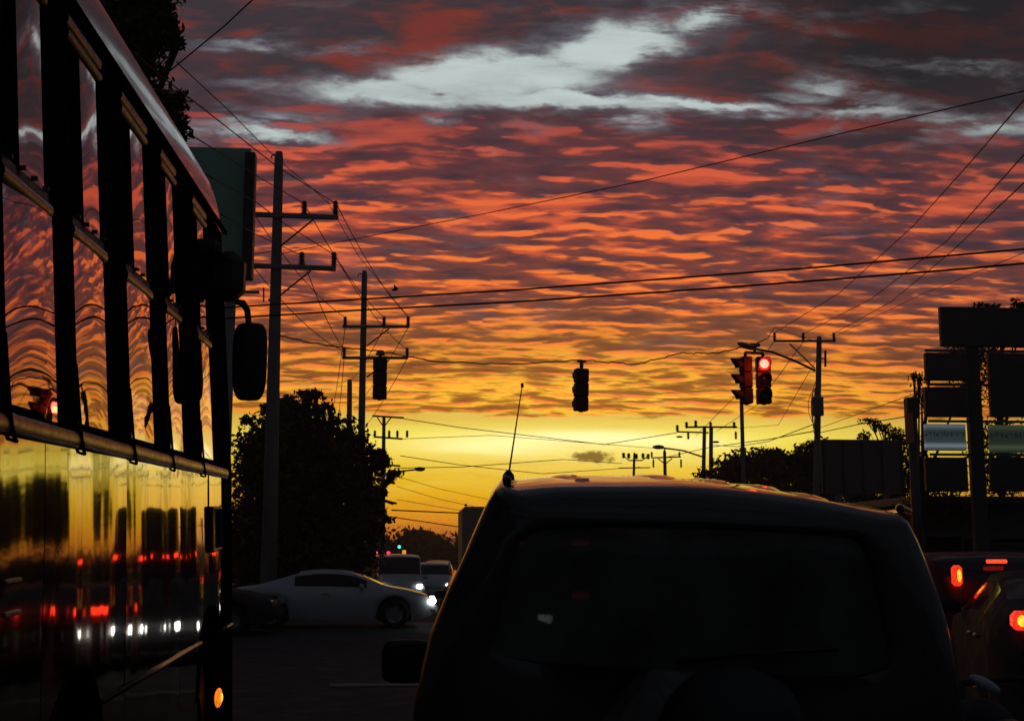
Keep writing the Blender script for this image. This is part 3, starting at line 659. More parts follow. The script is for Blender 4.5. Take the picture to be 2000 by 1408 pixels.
tree('palm_like_tree', 'scraggly tree tips showing over the topmost sign', (at(1960, 1100, 34).x, 34, -.1), 8,
     [bl(1915, 596, 34, 18, 6), bl(1940, 602, 34, 24, 8), bl(1985, 592, 34, 14, 12), bl(2000, 610, 34, 40, 20), bl(1960, 640, 34, 60, 30), bl(1950, 900, 34, 60, 100)], 6000, .06, .1, lm=leafm2)
for i, (px, py, rx_, rz_, Y, lb) in enumerate([(800, 1060, 26, 26, 190, 'round far tree left of the far green light'), (850, 1070, 32, 22, 200, 'far tree just left of the truck box'), (825, 1050, 30, 16, 210, 'spreading far tree with open crown on the skyline'),
                                       (760, 1085, 40, 35, 160, 'far tree at the foot of the lamp pole'), (890, 1090, 30, 28, 170, 'low far tree behind the truck')]):
    tree('far_tree', lb, (at(px, py, Y).x, Y, -1.0), 7, [bl(px, py, Y, rx_, rz_), bl(px-rx_*.6, py+rz_*.5, Y, rx_*.7, rz_*.7), bl(px+rx_*.6, py+rz_*.5, Y, rx_*.7, rz_*.7), bl(px, py+rz_*1.6, Y, rx_*1.3, rz_)], 3500, .38, .25, group='far trees along the road', lm=leafm2)
# distant scrub closing off the horizon: uncountable
bs_ = []
for k in range(150):
    X0 = random.uniform(-190, 260); bs_.append((V((X0, random.uniform(215, 330), random.uniform(.2, 3.0)*(1+.3*math.sin(X0*.05)))), (random.uniform(6, 13), 5, random.uniform(2.0, 4.0))))
tag(leaves(bs_, 36000, .75).build('far_wood', leafm2), 'far belt of dark trees closing off the horizon', 'wood', kind='stuff')
bs_ = []
for k in range(60):
    X0 = random.uniform(9, 34) if k % 3 else random.uniform(-20, -7); bs_.append((V((X0, random.uniform(38, 60), random.uniform(.3, 1.6))), (random.uniform(1.2, 2.6), 1.2, random.uniform(.6, 1.3))))
tag(leaves(bs_, 26000, .14).build('roadside_shrubs', leafm), 'dark mass of roadside shrubs beyond the junction', 'shrubs', kind='stuff')
# ------------------------------------------------------------------ billboards and signs
YL = 25
a = at(300, 286, YL); b_ = at(483, 545, YL); c = (a+b_)/2
t = thing('billboard', 'green back of a tall billboard beyond the bus front', 'billboard', (c.x, YL, 0))
m = MB(); m.box((0, 0, c.z), (b_.x-a.x, .06, a.z-b_.z), b=.015)
m.build('back_sheet', signgreen, t)
e0 = at(490, 300, YL-.2); e1 = at(490, 545, YL-.2)
m = MB(); m.box((e0.x-c.x, -.15, (e0.z+e1.z)/2), (.2, .34, e0.z-e1.z), b=.02); m.build('edge_frame', signdark, t)
m = MB(); zb = b_.z
m.tube([((b_.x-c.x)-.33, .1, -.2), ((b_.x-c.x)-.33, .1, zb+.6)], .11, 10); m.box((e0.x-c.x-.05, -.05, zb-.27), (.55, .06, .05)); m.tube([(e0.x-c.x-.12, -.05, zb-.27), (e0.x-c.x-.12, -.05, zb+.1)], .025, 6); m.build('support', steel, t)
# right billboard back
YR = 45
a = at(1602, 858, YR); b_ = at(1766, 965, YR); c = (a+b_)/2
t = thing('billboard', 'dark back of a wide low billboard behind the right end of the car roof', 'billboard', (c.x, YR, 0))
m = MB(); m.box((0, 0, c.z), (b_.x-a.x, .1, a.z-b_.z), b=.02); m.build('back_sheet', signgrey, t)
m = MB()
for k in range(5): m.box(((k/4-.5)*(b_.x-a.x)*.95, -.09, c.z), (.05, .05, (a.z-b_.z)*.96))
m.build('rib', signdark, t)
m = MB()
for sx in (-1, 1): m.tube([(sx*.9, .1, -.3), (sx*.9, .1, b_.z+.2)], .1, 8)
m.build('support', steel, t)
m = MB(); m.tube([V((0, .1, a.z)), V((0, .1, a.z+.25))], .03, 6); m.build('lamp_bracket', steel, t)
# stacked signs on right
YQ = 30
colx = at(1912, 900, YQ).x
t = thing('sign_tower', 'dark tower of stacked sign panels at the right edge, two of them lit', 'sign', (colx, YQ, 0))
def panel(x0, y0, x1, y1, m_, name='sign_panel', label=None, dy=0.0, th=.16):
    a = at(x0, y0, YQ); b_ = at(x1, y1, YQ); m = MB(); m.box(((a.x+b_.x)/2-colx, dy, (a.z+b_.z)/2), (b_.x-a.x, th, a.z-b_.z), b=.02); o = m.build(name, m_, t)
    if label: o['label'] = label
    return o
panel(1833, 600, 2090, 680, signdark, dy=-.02, label='topmost wide panel')
panel(1805, 689, 1893, 744, signdark); panel(1804, 756, 1890, 815, signdark); panel(1928, 690, 2040, 815, signdark)
panel(1805, 893, 1890, 960, signdark); panel(1932, 893, 2040, 960, signdark)
litw = bpy.data.materials.new('lit_sign_face'); litg = bpy.data.materials.new('lit_sign_face_green')
for mt, c1, c2, c3 in ((litw, (.05, .075, .085), (.30, .38, .42), (.012, .016, .018)), (litg, (.03, .045, .03), (.10, .14, .06), (.008, .01, .008))):
    mt.use_nodes = True; nt = mt.node_tree; gg = G(nt); bs = nt.nodes['Principled BSDF']; bs.inputs['Base Color'].default_value = (.1, .1, .1, 1)
    tcx = gg.n('ShaderNodeTexCoord'); ux, uy, uz = gg.sep(E(gg, tcx.outputs['Generated']))
    tubes = gg.m('EXPONENT', (uz-.18)*(uz-.18)*-120.0)+gg.m('EXPONENT', (uz-.93)*(uz-.93)*-90.0)*.6
    rown = gg.noise(gg.vec(ux*30.0, uz*3.0, 1.0), 1.0, 2, 0.5)
    marks = gg.ss(.47, .52, rown)*gg.ss(.50, .56, uz)*gg.ss(.76, .68, uz)
    col = gg.mix(tubes, c1, c2); col = gg.mix(marks*.85, col, c3)
    gg.put(bs.inputs['Emission Color'], col); bs.inputs['Emission Strength'].default_value = 0.42
panel(1805, 828, 1886, 880, litw, label='dimly lit bluish panel'); panel(1931, 830, 2040, 884, litg, label='faint greenish lit panel')
m = MB(); hz = at(1912, 640, YQ).z
m.box((0, .12, hz/2-.1), (.34, .2, hz+.2), b=.02); m.build('column', signdark, t)
m = MB()
for py in (684, 750, 822, 887): q = at(1912, py, YQ); m.box((.3, .14, q.z), (2.9, .07, .06))
m.build('cross_bar', steel, t)
# left post of the cluster
q0 = at(1788, 735, 29); t = thing('sign_post', 'dark post left of the stacked signs with a ribbed orange-brown sleeve', 'post', (at(1790, 1000, 29).x, 29, 0))
m = MB(); m.tube([(0, 0, -.3), (0, 0, q0.z-.6)], [.12, .11], 10); m.box((0, 0, q0.z-.75), (.3, .25, .5), b=.03); m.build('post', signdark, t)
q1 = at(1776, 836, 28.8); m = MB(); hh = (at(1776, 806, 28.8)-at(1776, 864, 28.8)).z
pr = []; n = 24
m2 = MB(); rows = []
for zz_ in (-hh/2, hh/2): rows.append([(q1.x-t.location.x+math.cos(2*math.pi*k/n)*(.085+.012*(k % 2)), -.2+math.sin(2*math.pi*k/n)*(.085+.012*(k % 2)), q1.z+zz_) for k in range(n+1)])
m2.grid(rows, False); m2.build('ribbed_sleeve', sleevemetal, t)
# low dark building on right
t = thing('roadside_building', 'low unlit building under the stacked signs at the right edge', 'building', (15.5, 33, 0))
m = MB(); m.box((3.5, 2, 1.35), (12, 6, 2.9)); m.build('wall', wallm, t)
m = MB(); m.box((3.5, 1.9, 2.9), (12.8, 6.8, .22), b=.03); m.build('roof', signdark, t)
for k in range(3):
    m = MB(); m.box((-.6+k*3.4, -1.03, 1.3), (1.7, .06, 1.3), b=.01); w_ = m.build('window', blackpaint, t); m = MB(); m.box((-.6+k*3.4, -1.07, 1.3), (1.5, .03, 1.1)); m.build('pane', darkglass, w_)
m = MB(); m.box((-2.0, -1.03, 1.0), (.9, .06, 2.0), b=.01); m.build('door', blackpaint, t)
# bird
c = at(771, 566, 60); m = MB()
m.ell((0, 0, 0), (.16, .07, .06)); m.add([(0, 0, 0), (.14, 0, .03), (.10, .0, .14), (-.05, .0, .26), (-.04, .01, .06)], [(0, 1, 2, 3, 4)]); m.add([(0, .02, 0), (.1, .02, .02), (.3, .02, .09), (.05, .02, .09)], [(0, 1, 2, 3)])
m.add([(-.14, 0, 0), (-.27, .03, .02), (-.27, -.03, .02)], [(0, 1, 2)])
tag(m.build('bird', plastic, loc=c), 'tiny dark bird flying above the second pole', 'bird')
# ------------------------------------------------------------------ vehicles
def interp(pts, t):
    xs_ = [p[0] for p in pts]; ys_ = [p[1] for p in pts]
    return float(np.interp(t, xs_, ys_))
def sm_interp(pts, t, r=.08): return sum(interp(pts, t+r*k/3) for k in (-3, -2, -1, 0, 1, 2, 3))/7
def wheel(parent, x, y, r, w, out):
    m = MB(); m.lathe([(r*.62, -w/2), (r*.92, -w/2), (r, -w*.3), (r, w*.3), (r*.92, w/2), (r*.62, w/2)], axis=(1, 0, 0), c=(x, y, r), n=28)
    o = m.build('wheel', rubber, parent)
    m = MB(); s = out
    m.lathe([(r*.62, w*.45*s), (r*.58, w*.38*s), (r*.5, w*.30*s), (r*.2, w*.36*s), (0, w*.36*s)], axis=(1, 0, 0), c=(x, y, r), n=28)
    for k in range(5):
        a = 2*math.pi*k/5; m.box((x+s*w*.38, y+math.cos(a)*r*.34, r+math.sin(a)*r*.34), (.02, r*.36, .06), Matrix.Rotation(a, 3, 'X'))
    m.build('rim', rim, o); return o
def car(label, paint, loc, rotz, L_, W, top, belt, glass_side, glass_top, wheels, roofw=.72, base=.2, rw=.3, group=None, name='parked_car', cat='car', tail='off', head='off', gl=None, taillamp=(.62, .75, .2, .12), headlamp=(.6, .62, .24, .13), high=False, roll=0.0):
    gl = gl or darkglass
    t = thing(name, label, cat, loc, (0, roll, rotz), group)
    ys_ = sorted(set([round(-L_/2+L_*k/90, 4) for k in range(91)]+[v for ab in glass_side for v in ab]+[v for ab in glass_top for v in ab]))
    def sect(y_):
        e = max(0, abs(y_)/(L_/2)-.72)/.28; w = W*(1-.16*e**2.2)
        zt = sm_interp(top, y_); zb = sm_interp(belt, y_); cab = min(1, max(0, (zt-zb)/.35))
        lo = base+.12*e**3
        for yw in wheels:
            d = abs(y_-yw)
            if d < rw*1.22: lo = max(lo, rw*.98+math.sqrt((rw*1.22)**2-d*d))
        wr = W*(.90+(roofw-.90)*cab)*(1-.10*e**2)
        mid = max(lo+.02, min(zb*.62+.05, zb-.12)); z1 = max(lo+.01, min(lo+.12, mid-.01))
        return [(w*.95, lo), (w*.985, z1), (w, mid), (w*.99, (mid+zb)/2), (w*.965, max(zb-.03, mid+.01)), (w*.94, zb), (w*.925, zb+.03*cab), (wr+(w*.925-wr)*.12, zt-.09*cab), (wr-.02, zt-.035*cab), (wr*.8, zt-.012*cab), (wr*.4, zt), (0, zt+.004)]
    S = [sect(y_) for y_ in ys_]; nr = 12
    body = MB(); glass = MB()
    for sg in (-1, 1):
        vs = [(sg*p[0], y_, p[1]) for y_, sc in zip(ys_, S) for p in sc]
        fb = []; fg = []
        for j in range(len(ys_)-1):
            ym = (ys_[j]+ys_[j+1])/2
            for i in range(nr-1):
                f = (j*nr+i, j*nr+i+1, (j+1)*nr+i+1, (j+1)*nr+i)
                if sg > 0: f = f[::-1]
                isg = (i == 6 and any(a_ < ym < b_ for a_, b_ in glass_side)) or (i >= 8 and any(a_ < ym < b_ for a_, b_ in glass_top))
                (fg if isg else fb).append(f)
        body.add(vs, fb, True); glass.add(vs, fg, True)
        if sg == 1:
            for j, yy in ((0, ys_[0]), (len(ys_)-1, ys_[-1])):
                sc = S[j]; body.add([(p[0], yy, p[1]) for p in sc]+[(-p[0], yy, p[1]) for p in sc[::-1]]+[(0, yy, sc[0][1])], [tuple(range(25))], False)
    bo = body.build('body', paint, t); glass.build('window', gl, t)
    m = MB(); m.box((0, 0, base+.06), (W*1.7, L_*.86, .1)); m.build('underbody', plastic, t)
    for yw in wheels: m = MB(); m.box((0, yw, rw+.1), (W*1.5, rw*2.3, rw*1.7)); m.build('wheel_well', plastic, t)
    for yw in wheels:
        for sg in (-1, 1): wheel(t, sg*(W*.97-.09), yw, rw, .19, sg)
    # lamps, plates, mirrors, handles, bumpers
    for sg in (-1, 1):
        tm = {'off': mat_tail, 'on': brake_on, 'hot': brake_red, 'low': brake_red}[tail]; fx, zt_, ww, hh_ = taillamp
        m = MB(); m.box((sg*fx*W*1.28, -L_/2+.03, zt_), (ww, .12, hh_), Matrix.Rotation(R(-12*sg), 3, 'Z'), b=.03); lo_ = m.build('tail_lamp', tm, t)
        if tail == 'hot': m = MB(); m.ell((sg*fx*W*1.28, -L_/2-.03, zt_), (ww*.24, .02, hh_*.3)); m.build('bulb', brake_hot, lo_)
        hm = {'off': mat_head, 'on': head_on}[head]; fx, zt_, ww, hh_ = headlamp
        m = MB(); m.box((sg*fx*W*1.22, L_/2-.05, zt_), (ww, .12, hh_), Matrix.Rotation(R(14*sg), 3, 'Z'), b=.03); m.build('headlamp', hm, t)
        yb = glass_side[-1][1]-.1 if glass_side else .8; zb = sm_interp(belt, yb)
        m = MB(); m.box((sg*(W+.07), yb, zb+.06), (.2, .09, .12), b=.03); m.box((sg*(W-.0), yb, zb+.02), (.08, .05, .04)); m.build('side_mirror', paint, t)
        for k, (a_, b2) in enumerate(glass_side[:2]):
            m = MB(); m.box((sg*(W+.005), a_+.12 if k else (a_+b2)/2-.1, sm_interp(belt, a_)-.14), (.03, .16, .03), b=.01); m.build('door_handle', rim, t)
    m = MB(); m.box((0, -L_/2-.03, base+.18), (W*1.5, .12, .18), b=.04); m.build('rear_bumper', paint, t)
    m = MB(); m.box((0, L_/2+.01, base+.18), (W*1.45, .12, .18), b=.04); m.build('front_bumper', paint, t)
    m = MB(); m.box((0, -L_/2-.03, base+.45), (.36, .02, .14), b=.005); m.build('number_plate', plate, t)
    if high:
        z_ = high[1]; m = MB(); m.box((high[2] if len(high) > 2 else 0, high[0], z_), (high[3] if len(high) > 3 else .5, .05, .035), b=.008); m.build('high_brake_lamp', brake_on, t)
    return t
mat_tail = mat('tail_lamp_off', (0.12, 0.01, 0.01), 0.2); mat_head = mat('headlamp_off', (0.3, 0.3, 0.3), 0.15, .3)
coupe = dict(L_=4.42, W=.84, top=[(-2.21, .70), (-2.1, .86), (-1.55, .93), (-.75, 1.20), (-.35, 1.245), (.1, 1.24), (.45, 1.20), (1.15, .90), (1.6, .82), (2.05, .70), (2.21, .52)],
             belt=[(-2.21, .68), (-2.1, .83), (-1.3, .88), (0, .86), (1.1, .82), (1.6, .77), (2.05, .66), (2.21, .48)], glass_side=[(-.80, .74)], glass_top=[(-1.35, -.72), (.42, 1.08)], wheels=(-1.28, 1.34), roofw=.68, rw=.31, base=.2)
D1 = 1.65*FPX/143
xf = at(848, 1200, D1).x
car('silver coupe seen side-on crossing at the junction', silver, (xf-2.21, D1, 0), R(-90), name='coupe', headlamp=(.72, .58, .2, .1), taillamp=(.7, .72, .2, .1), head='on', **coupe)
car('grey car nose just showing past the bus front, nearer than the silver coupe', greycar, (at(545, 1200, D1-2.2).x-2.2, D1-2.2, 0), R(-90), name='crossing_car', **coupe)
hatch = dict(L_=3.9, W=.82, top=[(-1.95, .9), (-1.88, 1.0), (-1.6, 1.38), (-1.2, 1.46), (.1, 1.45), (.5, 1.36), (1.1, .98), (1.6, .88), (1.88, .72), (1.95, .55)],
             belt=[(-1.95, .85), (-1.85, .92), (0, .90), (1.1, .86), (1.6, .80), (1.88, .66), (1.95, .5)], glass_side=[(-1.45, -.85), (-.8, -.05), (0, .85)], glass_top=[(-1.85, -1.55), (.45, 1.05)], wheels=(-1.2, 1.22), rw=.29)
van = dict(L_=4.4, W=.86, top=[(-2.2, 1.3), (-2.12, 1.6), (-1.9, 1.82), (-1.4, 1.88), (.6, 1.86), (1.0, 1.78), (1.5, 1.15), (1.95, .98), (2.15, .8), (2.2, .6)],
           belt=[(-2.2, .95), (-2.1, 1.05), (0, 1.05), (1.4, 1.0), (1.95, .88), (2.15, .72), (2.2, .5)], glass_side=[(-1.9, -1.0), (-.9, .1), (.2, 1.1)], glass_top=[(-2.15, -1.95), (.98, 1.48)], wheels=(-1.35, 1.4), rw=.31, roofw=.86)
# oncoming van and cars beyond the coupe
Y = 45; car('grey oncoming van with lit rooftop markers behind the coupe bonnet', silver, (at(775, 1100, Y).x, Y+2.2, -.35), R(184), name='oncoming_van', cat='van', head='on', headlamp=(.62, .78, .2, .14), **van)
for k, px in enumerate((737, 751)):
    pass
tv = bpy.data.objects['oncoming_van']
for sx_ in (.75, .35):
    m = MB(); m.box((sx_, .9 if sx_ > .5 else .3, 1.93), (.12, .1, .08), b=.02); o = m.build('roof_marker', emit('marker_red%d' % int(sx_*100), (1.0, .03, .08), 3.0), tv)
Y = 50; car('pale oncoming hatchback with bright headlamp at the right of the coupe nose', silver, (at(842, 1150, Y).x+.1, Y, -.25), R(178), name='oncoming_car', head='on', **hatch)
Y = 66; car('small far pale car behind the bright headlamp', white, (at(856, 1150, Y).x, Y, -.3), R(180), name='far_car', **hatch)
# box truck
Y = 56; cx0 = at(903, 1000, Y).x+1.2
t = thing('box_truck', 'tall pale box truck, its left edge showing beside the dark car', 'truck', (cx0, Y, -.1))
m = MB(); m.box((0, 2.6, 2.35), (2.4, 5.2, 2.6), b=.12); m.build('cargo_box', boxpaint, t)
m = MB(); m.box((0, 6.3, 1.5), (2.2, 1.9, 2.2), b=.2); m.build('cab', white, t)
m = MB(); m.box((0, 3.4, .8), (.9, 7.2, .25)); m.build('chassis', plastic, t)
m = MB(); m.tube([(-1.05, .05, 3.66), (-1.05, .05, 3.76)], .06, 8); m.build('roof_lamp', mat_tail, t)
for sg in (-1, 1):
    m = MB(); m.box((sg*.95, -.05, .95), (.2, .08, .3), b=.02); m.build('tail_lamp', brake_on, t)
    for yw in (1.2, 6.2): wheel(t, sg*1.05, yw, .45, .28, sg)
# orange lit vertical sign far away
c = at(789, 1092, 120); m = MB(); m.box((0, 0, 0), (.35, .2, 1.7), b=.05); m.tube([(0, 0, -.8), (0, 0, -4.2)], .06, 6)
t = thing('banner_sign', 'slim glowing orange upright sign above the oncoming van roof', 'sign', c); m2 = MB(); m2.box((0, 0, 0), (.35, .2, 1.7), b=.05); m2.build('lit_face', orange_on, t)
m2 = MB(); m2.tube([(0, 0, -.8), (0, 0, -4.4)], .06, 6); m2.build('post', steel, t)
# right side cars
Y = 12.2; car('dark red hatchback with brake lamps lit, right of the dark car', darkred, (at(1990, 1100, Y).x, Y+2.0, 0), R(0), name='braking_hatchback', tail='hot', taillamp=(.54, 1.41, .085, .20), high=(-1.80, 1.545, -.13, .2), **dict(hatch, W=.86, top=[(-1.95, 1.1), (-1.88, 1.36), (-1.7, 1.58), (-1.2, 1.64), (.1, 1.62), (.5, 1.48), (1.1, .98), (1.6, .88), (1.88, .72), (1.95, .55)], roofw=.84))
sedan = dict(L_=4.4, W=.84, top=[(-2.2, .78), (-2.1, .98), (-1.6, 1.05), (-1.0, 1.35), (-.6, 1.41), (.2, 1.40), (.5, 1.34), (1.15, .96), (1.7, .88), (2.1, .72), (2.2, .55)],
             belt=[(-2.2, .76), (-2.1, .92), (-1.3, .95), (0, .92), (1.1, .87), (1.7, .82), (2.1, .66), (2.2, .5)], glass_side=[(-1.1, -.72), (-.66, .02), (.08, .85)], glass_top=[(-1.5, -.95), (.45, 1.1)], wheels=(-1.3, 1.3), rw=.3)
q = at(2010, 1203, 8.0)
th = R(-19); fw = V((math.sin(-th), math.cos(th), 0)); rt = V((math.cos(th), math.sin(th), 0)) 
c = V((q.x, q.y, 0))+fw*2.2+rt*.62
car('grey sedan with a round tail lamp lit at the right edge', greycar, (c.x, c.y, 0), th, name='braking_sedan', tail='hot', taillamp=(.60, 1.2-.06, .16, .16) if False else (.62, 1.21, .12, .12), **dict(sedan, top=[(a_, b_+(.10 if b_ > 1.2 else .26)) for a_, b_ in sedan['top']], belt=[(a_, b_+.24) for a_, b_ in sedan['belt']]))
# hidden-in-front traffic, mirrored in the bus side and dimly seen through the dark car
Y = 26; car('tall minibus ahead, hidden by the dark car, its red lamps mirrored in the bus', greycar, (2.75, Y+2.3, 0), R(0), name='minibus', cat='van', tail='on', taillamp=(.52, 1.80, .55, .10), high=(-2.02, 2.12, 0, 1.0), **dict(van, wheels=(-1.35, 1.4), top=[(a_, b_+(.95 if b_ > 1.2 else .4)) for a_, b_ in van['top']], belt=[(a_, b_+.35) for a_, b_ in van['belt']]))
Y = 22; car('oncoming grey car with headlamps on, hidden behind the dark car, mirrored in the bus', greycar, (1.38, Y, 0), R(181), name='oncoming_sedan', head='on', **sedan)
Y = 19; car('low car with red lamps ahead, mirrored in the bus panels', darkred, (3.15, Y+2.2, 0), R(0), name='braking_car', tail='on', taillamp=(.62, 1.0, .26, .12), **sedan)

# ------------------------------------------------------------------ near dark car (traced outline with true depth)
YS0 = 3.75
sx0 = at(1345, 1075, YS0).x
sv = thing('off_road_car', 'large dark estate car directly ahead, roof ribs and whip antenna', 'car', (sx0, YS0, 0))
top_l = [(778, 1408+520), (790, 1408+300), (797, 1408+60), (806, 1370), (820, 1300), (836, 1230), (868, 1150), (900, 1080), (932, 1005), (952, 960), (966, 938), (980, 927)]
roofl = [(1010, 934), (1060, 929), (1100, 927), (1160, 926), (1220, 926), (1280, 926), (1340, 927), (1400, 931), (1460, 937), (1520, 944), (1580, 952), (1640, 963), (1690, 974), (1730, 982)]
top_r = [(1762, 984), (1778, 996), (1796, 1032), (1815, 1080), (1835, 1135), (1852, 1190), (1868, 1260), (1880, 1330), (1890, 1400), (1898, 1480), (1905, 1700), (1905, 1928)]
prof = [at(p[0], p[1], YS0)-V((sx0, YS0, 0)) for p in top_l+roofl+top_r]
nP = len(prof); nl, nrf = len(top_l), len(roofl)
zc_ = 1.25
def secn(d, zmax, grow):
    out = []
    for k, p in enumerate(prof):
        xx = p.x*(1+grow); z_ = p.z
        if z_ > 1.0: z_ = 1.0+(z_-1.0)*zmax
        out.append((xx+.085*d, d, z_))
    return out
secs = [(-.0, 0.945, -.014), (.02, .957, -.004), (.07, .968, .0), (.2, .985, .003), (.6, 1.03, .006), (1.2, 1.075, .008), (1.9, 1.07, .004), (2.15, 1.0, 0), (2.5, .62, 0.02), (2.85, .2, .03), (3.0, .05, .03), (3.5, 0.0, .02), (3.9, -.08, -.02), (4.02, -.25, -.08)]
def is_glass_sec(j, i):
    za = prof[i].z; zb2 = prof[i+1].z; hi_ = min(za, zb2) > 1.12 and max(za, zb2) < 1.80
    if 7 <= j <= 8 and nl-1 <= i <= nl+nrf: return 'w'
    if 3 <= j <= 6 and hi_ and (i < nl-1 or i >= nl+nrf): return 's'
    return None
rows = [secn(*s_) for s_ in secs]
# finer along the roof for subtle panel ribs
m = MB(); m.grid(rows, True, skip=lambda j, i: is_glass_sec(j, i) is not None)
# floor
m.add([rows[0][0], rows[0][-1], rows[-1][-1], rows[-1][0]], [(0, 1, 2, 3)])
# front cap
m.add(rows[-1], [tuple(range(nP))])
# rear face: outline ring -> inset -> window opening
win_px = [(955, 1284), (962, 1240), (975, 1180), (992, 1120), (1005, 1075), (1018, 1042), (1040, 1034)] 
def closed_outline():
    return [V(p) for p in rows[0]]
cen = V(at(1345, 1175, YS0)-V((sx0, YS0, 0)))
wl = [(962, 1275), (975, 1200), (992, 1125), (1008, 1070), (1022, 1040), (1060, 1034), (1150, 1031), (1250, 1031), (1350, 1033), (1450, 1037), (1550, 1042), (1640, 1048), (1672, 1056), (1688, 1085), (1702, 1130), (1716, 1190), (1728, 1250), (1738, 1300), (1700, 1316), (1600, 1318), (1500, 1316), (1400, 1312), (1300, 1306), (1200, 1300), (1100, 1294), (1000, 1286)]
W0 = [at(p[0], p[1], YS0)-V((sx0, YS0, 0)) for p in wl]
def raycast_poly(poly, c0, ang):
    dx_, dz_ = math.cos(ang), math.sin(ang); best = None
    for i in range(len(poly)):
        a_, b2 = poly[i], poly[(i+1) % len(poly)]
        x1, z1, x2, z2 = a_.x-c0.x, a_.z-c0.z, b2.x-c0.x, b2.z-c0.z
        den = dx_*(z2-z1)-dz_*(x2-x1)
        if abs(den) < 1e-9: continue
        tt = (x1*(z2-z1)-z1*(x2-x1))/den; uu = (x1*dz_-z1*dx_)/den
        if tt > 0 and -1e-6 <= uu <= 1+1e-6: best = tt if best is None else min(best, tt)
    return best or .1
outl = closed_outline(); angs = [math.atan2(p.z-cen.z, p.x-cen.x) for p in outl]
bot = [outl[-1].lerp(outl[0], k/10) for k in range(1, 10)]; outl2 = outl+bot; angs = [math.atan2(p.z-cen.z, p.x-cen.x) for p in outl2]
Wr = [V((cen.x+math.cos(a_)*raycast_poly(W0, cen, a_), 0, cen.z+math.sin(a_)*raycast_poly(W0, cen, a_))) for a_ in angs]
def bow(p): return -0.035*(1-((p.x-cen.x)/.85)**2)
rings = [outl2]
for k, dy_ in ((.06, -.012), (.3, -.02), (.8, -.022), (.96, -.018)): rings.append([V((a_.x+(w_.x-a_.x)*k, 0, a_.z+(w_.z-a_.z)*k))+V((0, dy_+bow(a_)*min(1, k*2), 0)) for a_, w_ in zip(outl2, Wr)])
rings.append([V((w_.x, .0+bow(w_), w_.z)) for w_ in Wr])
rings = [r_+[r_[0]] for r_ in rings]
m.grid([[tuple(p) for p in r_] for r_ in rings], True)
# side/window opening glass and body
m.build('body', suvpaint, sv)
gm = MB(); ctr = V((cen.x, bow(cen)+.004, cen.z)); gr = [[tuple(V((w_.x, .004+bow(w_), w_.z))*1) for w_ in Wr+[Wr[0]]]]
for k in (.33, .66, .97): gr.append([tuple(V((ctr.x*k+w_.x*(1-k), .004+bow(V((ctr.x*k+w_.x*(1-k), 0, 0))), ctr.z*k+w_.z*(1-k)))) for w_ in Wr+[Wr[0]]])
gm.grid(gr, True); gm.add(gr[-1][:-1], [tuple(range(len(Wr)))]); gm.build('rear_window', tintglass, sv)
gm = MB(); gm.grid(rows, True, skip=lambda j, i: is_glass_sec(j, i) != 'w'); gm.build('windscreen', clearglass, sv)
gm = MB(); gm.grid(rows, True, skip=lambda j, i: is_glass_sec(j, i) != 's'); gm.build('side_window', tintglass, sv)
# roof ribs
for px in (1130, 1335, 1455, 1560, 1660):
    py = interp([(p[0], p[1]) for p in roofl], px)
    pts = []
    for d_ in np.linspace(.16, 1.9, 12):
        q = at(px, py, YS0)-V((sx0, YS0, 0)); zz_ = 1.0+(q.z-1.0)*interp([(s_[0], s_[1]) for s_ in secs], d_); pts.append(V((q.x*1.006+.085*d_, d_, zz_-.010)))
    rb = MB(); rb.tube(pts, [.001, .006, .012, .017]+[.019]*(len(pts)-5)+[.01], 10)
    rb.v = [(v_[0]+(v_[0]-pts[0].x-.085*(v_[1]-.16))*2.6, v_[1], v_[2]) for v_ in rb.v]; rb.build('roof_rib', suvpaint, sv)
# corner caps / roof rails
for px, py, rr in ((990, 936, .016), (1758, 992, .015)):
    pts = [at(px, py+4, YS0+.12), at(px, py, YS0+.3), at(px, py+1, YS0+.7)+V((.03, 0, -.01)), at(px, py, YS0+.7)+V((.10, .9, -.02))]
    mm = MB(); mm.tube([p-V((sx0, YS0, 0)) for p in pts], [rr*.7, rr, rr, rr*.8], 10); mm.build('roof_rail', suvpaint, sv)
mm = MB(); a_ = at(993, 930, YS0+.3)-V((sx0, YS0, 0)); b2 = at(1020, 752, YS0+.3)-V((sx0, YS0, 0)); mm.tube([a_, a_.lerp(b2, .5), b2], [.0034, .0025, .0018], 6); mm.tube([b2-V((0, 0, .008)), b2+V((0, 0, .006))], .0052, 6); mm.lathe([(.02, -.012), (.018, .004), (.006, .02)], c=a_, n=10); mm.build('antenna', plastic, sv)
# mirror
q = at(794, 1292, YS0+2.25)-V((sx0, YS0, 0)); mm = MB(); rows_ = []
for s_, dy_ in ((.0, 0), (.8, .0), (.97, .01), (1.0, .03), (.96, .07), (.78, .11), (.4, .135), (0, .14)):
    rows_.append([(q.x+.115*s_*np.sign(math.cos(t_))*abs(math.cos(t_))**.42, q.y+dy_, q.z+.098*s_*np.sign(math.sin(t_))*abs(math.sin(t_))**.5) for t_ in np.linspace(0, 2*math.pi, 37)])
mm.grid(rows_); mm.box(q+V((.16, .06, -.05)), (.16, .05, .05), b=.015); mo = mm.build('door_mirror', plastic, sv)
